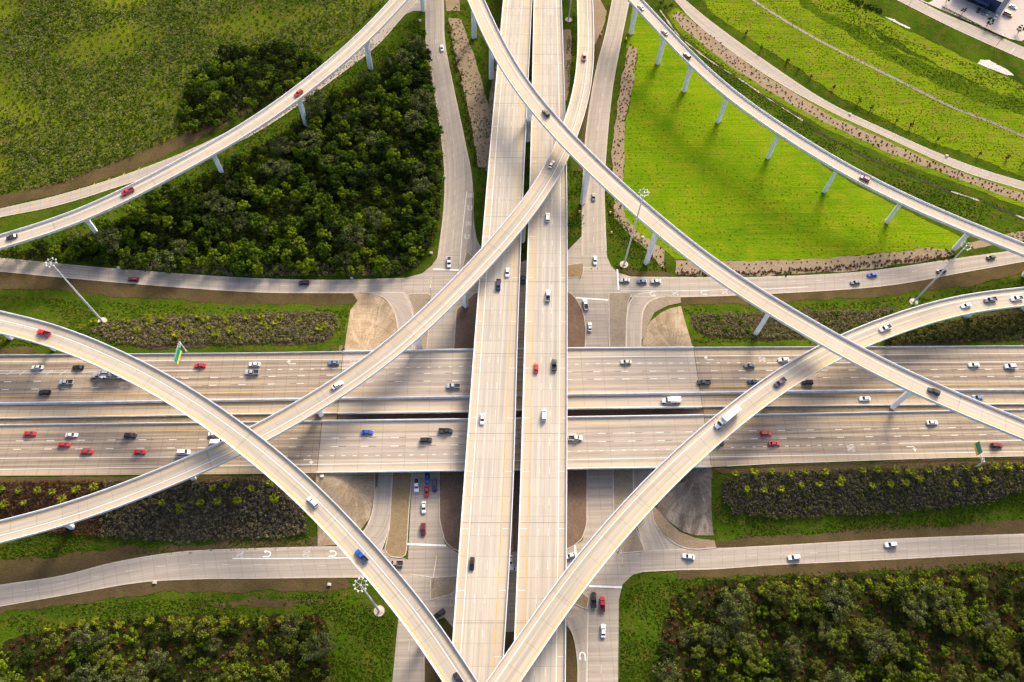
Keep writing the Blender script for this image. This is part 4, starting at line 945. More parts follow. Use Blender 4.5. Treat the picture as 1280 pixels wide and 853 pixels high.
for px, wh in ((SEWOOD, 'bottom right'), (SWOOD, 'bottom left')):
    sp = scatter(px, 2.2, 900, z=.8, seed=41, clip=in_frame); stuff_bushes('undergrowth', sp[::3], 'leaf_c', f'yellow-green undergrowth at the foot of the {wh} wood', 'undergrowth', .3, .8, 14, .32, rg)
    stuff_bushes('undergrowth', sp[1::3], 'leaf_red', f'russet undergrowth at the foot of the {wh} wood', 'undergrowth', .4, 1.0, 14, .36, rg); stuff_bushes('undergrowth', sp[2::3], 'leaf_d', f'dark undergrowth at the foot of the {wh} wood', 'undergrowth', .6, 1.4, 16, .42, rg)
# planting beds
for k, px in BEDS.items():
    sp = scatter(px, .98, 3200, z={'nw': 3.5, 'ne': 3.5, 'ne2': 4.0, 'sw': 3.0, 'se': 3.5}[k], seed=51, clip=in_frame)
    wh = {'nw': 'left bed above the freeway', 'ne': 'right bed above the freeway', 'ne2': 'far right bed beneath the curving ramp', 'sw': 'left bed below the freeway', 'se': 'right bed below the freeway'}[k]
    ma, mb_ = {'nw': ('leaf_brown', 'leaf_bed'), 'ne': ('leaf_brown', 'leaf_bed'), 'ne2': ('leaf_bed', 'leaf_d'), 'sw': ('leaf_dim', 'leaf_brown'), 'se': ('leaf_dim', 'leaf_bed')}[k]
    if k == 'sw':
        xr = U(130, 620, 4).x; red = [p for p in sp if p[0] < xr]; sp = [p for p in sp if p[0] >= xr]; stuff_bushes('shrubbery', red, 'leaf_red', 'russet shrubs covering the far left end of the lower left bed', 'shrubs', .4, .75, 12, .3, rg, multi=2)
    f = 1
    stuff_bushes('shrubbery', [p for i, p in enumerate(sp) if i % 5 < 2 + f], ma, f'dull brown-tipped shrubs covering the {wh}' if ma != 'leaf_bed' else f'green shrubs covering the {wh}', 'shrubs', .5, 1.0, 18, .30, rg, multi=2, hz=.8)
    stuff_bushes('shrubbery', [p for i, p in enumerate(sp) if i % 5 >= 2 + f], mb_, f'second kind of shrub mixed through the {wh}', 'shrubs', .45, .95, 18, .30, rg, multi=2, hz=.8)
# fan palms standing in the beds and along the woods
def make_palm(mat, seed, L=2.0, n=34):
    r = random.Random(seed); root = empty('fan_palm'); tb = MB(); tb.tube((0, 0, -.2), (0, 0, 1.5), .2, .16, 7); tb.build('trunk', MT['bark'], root)
    V = []; tone = []
    for i in range(n):
        a = i * 2.4; el = r.uniform(.05, 1.15); l = L * r.uniform(.75, 1.1); w = .22; base = Vector((0, 0, 1.5)); prev = base
        d = Vector((math.cos(a) * math.cos(el), math.sin(a) * math.cos(el), math.sin(el))); side = Vector((-math.sin(a), math.cos(a), 0)); t = r.random()
        for s in range(3):
            nx = prev + d * (l / 3); w0, w1 = (w * (.4, 1.0, .8)[s], w * (1.0, .8, .12)[s])
            V += [prev - side * w0, prev + side * w0, nx + side * w1, nx - side * w1]; tone.append(t); prev = nx; d = (d + Vector((0, 0, -.38))).normalized()
    o = bpy.data.objects.new('crown', leaf_mesh('crown', MT[mat], np.array([tuple(v) for v in V]), np.array(tone))); COL.objects.link(o); o.parent = root
    return root
def palms(px_spots, mat, label, group, seed, smin=.8, smax=1.15, bed=True):
    ps = [make_palm(mat, seed + i) for i in range(2)]; W = [UG(*p) for p in px_spots]
    plant(ps, [(p.x, p.y) for p in W], label, 'palm', group, smin, smax, rnd, used)
def rows(x0, x1, ys, step, jit, r): return [(x + r.uniform(-jit, jit), y0 + (x - x0) / (x1 - x0) * (y1 - y0) + r.uniform(-3, 3)) for y0, y1 in ys for x in np.arange(x0, x1, step)]
r9 = random.Random(9)
palms([(104,411),(118,404),(146,412),(160,403),(173,415),(188,406),(205,399),(214,414),(222,422),(232,408),(243,417),(258,402),(264,412),(272,420),(283,404),(290,416),(303,424),(310,400),(327,399),(330,407),(337,412),(345,406),(351,399),(375,402),(400,414),(407,410),(283,398),(250,398),(186,400)], 'frond', 'yellow-green fan palm in the brown bed above the freeway, left of the bridges', 'palms of the upper left bed', 60)
palms([(884,408),(897,399),(908,413),(925,404),(935,414),(970,398),(985,410),(1000,399),(1018,393),(1030,404),(1045,394)], 'frond_dark', 'dark green fan palm in the bed above the freeway, right of the bridges', 'palms of the upper right bed', 63, .7, 1.1)
palms([(2,613),(25,614),(50,615),(68,617),(98,614),(120,611),(8,632),(32,630),(80,626),(204,630),(225,634),(252,630),(273,629),(297,627),(315,612),(267,612),(285,609),(338,606),(344,625),(225,640),(299,627)], 'frond', 'yellow-green fan palm in the dark bed below the freeway, left of the bridges', 'palms of the lower left bed', 66)
palms([(918,594),(941,592),(963,591),(986,595),(1006,592),(1030,592),(1077,590),(1094,589),(1117,590),(1136,592),(1158,590),(1181,587),(1205,587),(1221,587),(1240,585),(1258,585),(1272,584),(932,613),(954,614),(975,613),(1000,608),(1023,607),(1047,606),(1051,600),(1088,609),(1111,607),(1129,606),(1147,600),(1192,606),(1215,602),(1230,602)], 'frond', 'yellow-green fan palm in the dark bed below the freeway, right of the bridges', 'palms of the lower right bed', 69)
palms([(950,739),(972,733),(997,732),(1017,728),(1042,727),(1084,729),(1110,726),(1128,727),(1151,728),(1172,727),(1192,726),(1213,726),(925,737),(903,742)], 'frond', 'yellow-green fan palm along the upper edge of the bottom right wood', 'palms of the bottom right wood', 72)
palms([(62,786),(81,784),(104,780),(122,778),(150,783),(190,778),(215,775),(237,778),(260,776),(282,777),(306,776),(330,775),(352,776),(375,777)], 'frond', 'yellow-green fan palm along the upper edge of the bottom left wood', 'palms of the bottom left wood', 75)
# young shrubs set out in rows on the gravel strips
def small_shrub(seed):
    rg2 = np.random.default_rng(seed); V, t = leaf_arrays([(0, 0, .25), (.2, .1, .35), (-.15, .15, .3)], [.42, .32, .3], 16, .26, rng=rg2)
    o = bpy.data.objects.new('young_shrub', leaf_mesh('young_shrub', MT['leaf_dot'], V, t)); COL.objects.link(o); return o
shr = [small_shrub(i) for i in range(3)]
def shrub_rows(LR, fr, step, label, group, n_max, s=1.0):
    A = catmull([U(*p) for p in LR[0]], 1.0); B = catmull([U(*p) for p in LR[1]], 1.0); n = int(max(len(A), len(B)) / step); A = even(A, n=n); B = even(B, n=n); out = []
    for j, f in enumerate(fr):
        for k in range(n):
            a = A[k].lerp(A[min(k + 1, n - 1)], .5 * (j % 2)); c = B[k].lerp(B[min(k + 1, n - 1)], .5 * (j % 2)); p = a.lerp(c, f)
            if rnd.random() > .12: out.append((p.x + rnd.gauss(0, .7), p.y + rnd.gauss(0, .7)))
    out = [p for p in out if in_frame(p, 2)]; out.sort(key=lambda p: p[1]); one, rest = out[:n_max], out[n_max:]
    plant(shr, one, label, 'shrub', group, .75 * s, 1.35 * s, rnd, used); return rest
rest = []
rest += shrub_rows(GS3, (.12, .26, .42, .8), 3.6, 'young reddish shrub on the gravel strip under the bright mown field', 'shrubs on the lower gravel strip', 120, .75)
rest += shrub_rows(GS2, (.12, .38, .62, .88), 3.6, 'young reddish shrub on the gravel strip left of the bright mown field', 'shrubs on the upright gravel strip', 96, .7)
rest += shrub_rows(GS1, (.12, .35, .6, .86), 3.5, 'young reddish shrub on the long gravel strip beside the outer curved road', 'shrubs on the long gravel strip', 84, .85)
stuff_bushes('shrub_cover', rest, 'leaf_dot', 'more young shrubs in rows on the far ends of the gravel strips', 'shrubs', .3, .5, 14, .26, rg, multi=2)
lowrow = [(x, 341.5 - max(0, x - 960) * .085 + rnd.uniform(-2.5, 2.5)) for x in np.arange(848, 1190, 2.2)]
stuff_bushes('shrub_cover', [tuple(U(*p).xy) for p in lowrow], 'leaf_dot', 'dense row of low shrubs along the foot of the lower gravel strip', 'shrubs', .35, .7, 14, .28, rg, multi=2)
stuff_bushes('shrub_cover', [tuple(U(562 + (y - 30) * .19 + rnd.uniform(-4, 4), y).xy) for y in np.arange(30, 212, 1.6)], 'leaf_dot', 'low shrubs along the left edge of the gravel beside the decks', 'shrubs', .3, .65, 14, .28, rg, multi=2)
# grass tussocks on the verges and fields
def tufts(name, px, d, n, mat, label, rmin, rmax, seed, z=0, clip=None):
    drift = lambda p: d * (.45 + 1.5 * max(0, math.sin(p[0] * .11 + 2.2 * math.sin(p[1] * .09 + seed)) * math.sin(p[1] * .17 + p[0] * .05)))
    sp = scatter(px, drift, n, z=z, seed=seed, clip=lambda p: in_frame(p, 10)); return stuff_bushes(name, sp, mat, label, 'grass', rmin, rmax, 7, .34, rg, hz=.08, squash=.28, multi=2)
MT['leaf_lime'] = leaf_mat('blades_lime', (.105, .150, .004), (.27, .32, .010), (.2, .22, .01)); MT['leaf_turf'] = leaf_mat('blades_turf', (.034, .066, .005), (.115, .175, .010), (.09, .10, .012))
tufts('grass_tussocks', [(840,-20),(960,70),(1110,160),(1320,240),(1320,150),(1100,50),(1020,-20)], 2.2, 1700, 'leaf_lime', 'yellow-green grass tussocks in the meadow beyond the outer curved road', .18, .5, 81)
tufts('grass_tussocks', [(1030,-20),(1160,60),(1330,125),(1330,175),(1160,98),(1060,42),(985,-20)], 2.0, 700, 'leaf_a', 'dark grass tussocks in the swale crossing the far meadow', .3, .9, 82)
tufts('grass_tussocks', [(800,60),(960,205),(1128,292),(1190,315),(960,325),(845,320),(790,280),(782,150)], 5.0, 500, 'leaf_lime', 'lime grass tussocks dotting the bright mown field', .15, .45, 83)
tufts('grass_tussocks', [(800,10),(905,110),(960,150),(1130,255),(1300,310),(1300,275),(1200,240),(1035,170),(960,122),(840,30)], 2.4, 900, 'leaf_turf', 'green grass tussocks between the narrow ramp and the long gravel strip', .3, .8, 84)
for nm, px, z in (('upper left', [(0,366),(160,375),(320,384),(436,384),(428,434),(300,437),(0,437)], 3), ('upper right', [(856,384),(960,381),(1110,372),(1300,342),(1300,430),(868,432)], 3), ('lower left', [(0,664),(384,668),(392,682),(0,700)], 0), ('lower right', [(893,590),(905,640),(1110,645),(1300,610),(1300,650),(895,672)], 2), ('bottom left', [(0,775),(100,755),(430,742),(492,775),(488,853),(416,853),(400,770),(32,792)], 0), ('bottom right', [(776,760),(795,722),(860,725),(1300,700),(1300,712),(890,728),(826,780),(820,853),(776,853)], 0), ('wood edge', [(440,50),(520,25),(528,45),(470,88),(330,178),(85,300),(0,312),(0,300),(150,262)], 0)):
    tufts('grass_tussocks', px, 2.1, 1300, 'leaf_turf', f'green grass tussocks on the {nm} verge' if 'edge' not in nm else 'green grass tussocks on the verge below the upper left ramp', .3, .8, 90, z)
for nm, px in (('left of the decks', [(555,20),(562,70),(580,165),(597,215),(596,300),(610,250),(625,120),(628,0),(580,0)]), ('right of the decks', [(709,50),(720,0),(722,60),(712,150),(709,300),(728,290),(730,214),(712,214)]), ('under the tall lamp mast', [(757,240),(770,337),(830,338),(800,300),(766,262)])):
    tufts('grass_tussocks', px, 2.0, 500, 'leaf_turf', f'green grass tussocks {nm}', .35, .9, 95)
# saplings and lone bushes beyond the outer road
sap = make_tree('leaf_a', 3.2, 2.0, 301, n_leaf=30, leaf=.3, clumps=9); sapr = make_tree('leaf_red', 2.8, 2.0, 302, n_leaf=30, leaf=.3, clumps=9)
sap.name = sapr.name = 'sapling'
def W_(L): return [tuple(UG(*p).xy) for p in L]
plant([sap], W_([(909,27),(997,90),(1072,130),(1119,154),(1170,177),(1276,208),(950,64),(1222,196)]), 'small green sapling in the grass beside the outer curved road', 'sapling', 'green saplings by the outer road', .8, 1.25, rnd, used)
plant([sapr], W_([(932,44),(983,80),(1041,112),(1088,137),(1137,160),(1013,98),(1257,200)]), 'small russet sapling in the grass beside the outer curved road', 'sapling', 'russet saplings by the outer road', .8, 1.2, rnd, used)
lot = make_tree('leaf_d', 4.2, 3.4, 303, n_leaf=34, leaf=.34, clumps=11); lot.name = 'street_tree'
plant([lot], W_([(1182,4),(1202,18),(1233,33),(1272,42)]), 'small dark tree along the car park hedge at the upper right corner', 'tree', 'car park trees', .8, 1.2, rnd, used)
dk = make_tree('leaf_d', 4.5, 4.5, 304, clumps=14); dk.name = 'lone_bush'; plant([dk], W_([(831,13),(826,7),(838,11)]), 'dark bush at the head of the muddy ditch', 'bush', 'bushes at the ditch head', .6, .9, rnd, used)
he = scatter([(1066,-4),(1085,6),(1100,12),(1102,16),(1080,10),(1060,0)], 1.5, 60, z=.5); stuff_bushes('undergrowth', he, 'leaf_d', 'dark bushes in the far ditch near the top edge', 'undergrowth', .6, 1.1, 14, .4, rg)
HP = [(1178,9),(1255,48.5)]
for i in range(6):
    a, c = [U(HP[0][0] + (HP[1][0] - HP[0][0]) * t, HP[0][1] + (HP[1][1] - HP[0][1]) * t, .5) for t in ((i + .04) / 6, (i + .92) / 6)]
    P = even([a, c], .7); V, t = leaf_arrays([(p.x, p.y, .6) for p in P], [.75] * len(P), 26, .3, rng=rg); o = bpy.data.objects.new('hedge', leaf_mesh('hedge', MT['leaf_d'], V, t)); COL.objects.link(o)
    tag(o, ('clipped hedge length edging the car park, ' + ('farthest up the road', 'second from its upper end', 'third from its upper end', 'third from its lower end', 'second from its lower end', 'nearest the right edge')[i]), 'hedge', 'car park hedges')

# ------------------------------------------------------------------ vehicles (forward = +X)
def frustum(b, x0, x1, w0, z0, r0, r1, w1, z1):
    b.loft([[(x0, -w0, z0), (x1, -w0, z0), (x1, w0, z0), (x0, w0, z0)], [(r0, -w1, z1), (r1, -w1, z1), (r1, w1, z1), (r0, w1, z1)]])
def pane(a, b_, c, d, inset=.10, out=.015):
    "a window set just proud of the sheet between four corners"
    P = [Vector(v) for v in (a, b_, c, d)]; m = sum(P, Vector()) / 4; n = (P[1] - P[0]).cross(P[3] - P[0]).normalized()
    if n.dot(m - Vector((m.x * .9 if abs(m.x) > 1 else m.x, 0, .8))) < 0 and n.z < 0: n = -n
    q = [p + (m - p).normalized() * inset for p in P]; return q, n
def car_body(L, W, zb, sec):
    "lofted lower body: sec = [(x, half width factor, top z)]"
    b = MB(); rings = []
    for x, f, zt in sec:
        w = W / 2 * f; zm = zb + (zt - zb) * .55
        rings.append([(x, -w * .92, zb), (x, -w, zm), (x, -w * .93, zt - .04), (x, -w * .80, zt), (x, w * .80, zt), (x, w * .93, zt - .04), (x, w, zm), (x, w * .92, zb)])
    b.loft(rings); return b
def wheels(root, xs, W, r=.34, wd=.24, name='wheel'):
    for x in xs:
        for s in (-1, 1):
            b = MB(); b.tube((x, s * (W / 2 - wd - .02), r), (x, s * (W / 2 + .015), r), r, r, 14); b.tube((x, s * (W / 2 + .012), r), (x, s * (W / 2 + .03), r), r * .55, r * .5, 10)
            b.build(name, MT['tyre'], root)
def windows(root, x0, x1, w0, z0, r0, r1, w1, z1, sides=True, rear=True):
    F4 = dict(windshield=[(x1, -w0, z0), (x1, w0, z0), (r1, w1, z1), (r1, -w1, z1)], rear_window=[(x0, w0, z0), (x0, -w0, z0), (r0, -w1, z1), (r0, w1, z1)])
    S2 = [[(x0, -w0, z0), (x1, -w0, z0), (r1, -w1, z1), (r0, -w1, z1)], [(x1, w0, z0), (x0, w0, z0), (r0, w1, z1), (r1, w1, z1)]]
    lst = [('windshield', F4['windshield'])] + ([('rear_window', F4['rear_window'])] if rear else []) + ([('side_window', s) for s in S2] if sides else [])
    for nm, P in lst:
        P = [Vector(p) for p in P]; m = sum(P, Vector()) / 4; n = (P[1] - P[0]).cross(P[2] - P[0]).normalized(); ins = .08
        q = [p + (m - p).normalized() * ins for p in P]; b = MB(); b.loft([[v - n * .02 for v in q], [v + n * .012 for v in q]]); b.build(nm, MT['glass'], root)
def make_vehicle(kind):
    root = empty(kind); paint = PAINT['white']
    if kind == 'sedan':
        L, W = 4.75, 1.84; g = (-1.75, 1.05, .80, .90, -1.12, .22, .62, 1.44)
        b = car_body(L, W, .24, [(-2.37, .78, .72), (-2.28, .92, .92), (-1.75, 1, .95), (-.5, 1, .92), (1.0, 1, .92), (1.9, .96, .80), (2.28, .86, .66), (2.37, .72, .52)]); xs = (-1.4, 1.42)
    elif kind == 'suv':
        L, W = 4.85, 1.96; g = (-2.30, 1.10, .86, 1.04, -2.02, .35, .70, 1.78)
        b = car_body(L, W, .30, [(-2.42, .86, .85), (-2.36, .95, 1.04), (-1.8, 1, 1.06), (1.05, 1, 1.05), (1.95, .97, .98), (2.34, .88, .82), (2.42, .78, .62)]); xs = (-1.42, 1.45)
    elif kind == 'minivan':
        L, W = 5.1, 2.0; g = (-2.42, 1.55, .90, 1.02, -2.22, .72, .74, 1.80)
        b = car_body(L, W, .26, [(-2.55, .88, .85), (-2.48, .96, 1.02), (-1.8, 1, 1.05), (1.4, 1, 1.02), (2.1, .95, .90), (2.48, .84, .72), (2.55, .74, .55)]); xs = (-1.55, 1.55)
    elif kind == 'van':
        L, W = 5.6, 2.05; g = (-2.74, 1.75, .96, 1.15, -2.66, 1.15, .84, 2.15)
        b = car_body(L, W, .32, [(-2.8, .92, 1.0), (-2.76, .98, 1.16), (-1.8, 1, 1.18), (1.6, 1, 1.16), (2.3, .95, 1.05), (2.7, .86, .85), (2.8, .76, .6)]); xs = (-1.75, 1.75)
    elif kind == 'pickup_truck':
        L, W = 5.75, 2.02; g = (-.62, 1.55, .90, 1.10, -.42, .82, .74, 1.86)
        b = car_body(L, W, .36, [(-.62, 1, 1.12), (1.5, 1, 1.12), (2.3, .97, 1.05), (2.78, .90, .92), (2.87, .8, .66)]); xs = (-1.75, 1.85)
        b.box((-1.74, 0, .60), (2.24, 1.94, .5)); b.box((-1.74, .94, 1.0), (2.24, .12, .34)); b.box((-1.74, -.94, 1.0), (2.24, .12, .34)); b.box((-2.81, 0, 1.0), (.1, 1.76, .34))
    x0, x1, w0, z0, r0, r1, w1, z1 = g; frustum(b, *g); b.build('body', paint, root); windows(root, *g); wheels(root, xs, W, .36 if kind in ('suv', 'pickup_truck', 'van') else .33)
    if kind == 'pickup_truck': q = MB(); q.box((-1.74, 0, .865), (2.12, 1.74, .02)); q.build('bed_liner', MT['dark'], root)
    return root
VEH = {k: make_vehicle(k) for k in ('sedan', 'suv', 'minivan', 'van', 'pickup_truck')}
NAMES = {'sedan': ('sedan', 'car'), 'suv': ('sport_utility_car', 'car'), 'minivan': ('minivan', 'van'), 'van': ('van', 'van'), 'pickup_truck': ('pickup_truck', 'pickup')}
first = set()
SIGN = dict(A=-1, B=1, C=-1, D=-1, E=-1, F=-1, L=-1, R=1)
def where(surf, px, dz=.7):
    if surf in SIGN:
        C = FLY[surf]; z = 20
        for _ in range(4):
            p = U(px[0], px[1], z + dz); i = min(range(len(C)), key=lambda k: (C[k].xy - p.xy).length_squared); z = C[i].z
        t = (C[min(i + 2, len(C) - 1)] - C[max(i - 2, 0)]) * SIGN[surf]; return Vector((p.x, p.y, z + .01)), math.atan2(t.y, t.x)
    if surf in 'NSH': p = U(px[0], px[1], ZR + dz); return Vector((p.x, p.y, ZR + .01)), (0.0 if surf == 'S' else math.pi)
    p = U(px[0], px[1], .13 + dz); return Vector((p.x, p.y, .14)), None
def put(kind, colour, px, surf, label, head=None, scale=1.0):
    src = VEH[kind]; root = src if kind not in first else copy_tree(src); first.add(kind)
    p, a = where(surf, px)
    if head: q0, q1 = U(px[0], px[1], p.z), U(px[0] + head[0], px[1] + head[1], p.z); a = math.atan2(q1.y - q0.y, q1.x - q0.x)
    root.location = p; root.rotation_euler = (0, 0, a); root.scale = (scale, scale, scale); nm, cat = NAMES[kind]; root.name = nm
    tag(root, label, cat, 'vehicles on the interchange')
    for c in root.children:
        if c.name.startswith('body'): c.material_slots[0].link = 'OBJECT'; c.material_slots[0].material = PAINT[colour]
    return root
S_, P_, V_, M_, B_ = 'sedan', 'pickup_truck', 'suv', 'minivan', 'van'
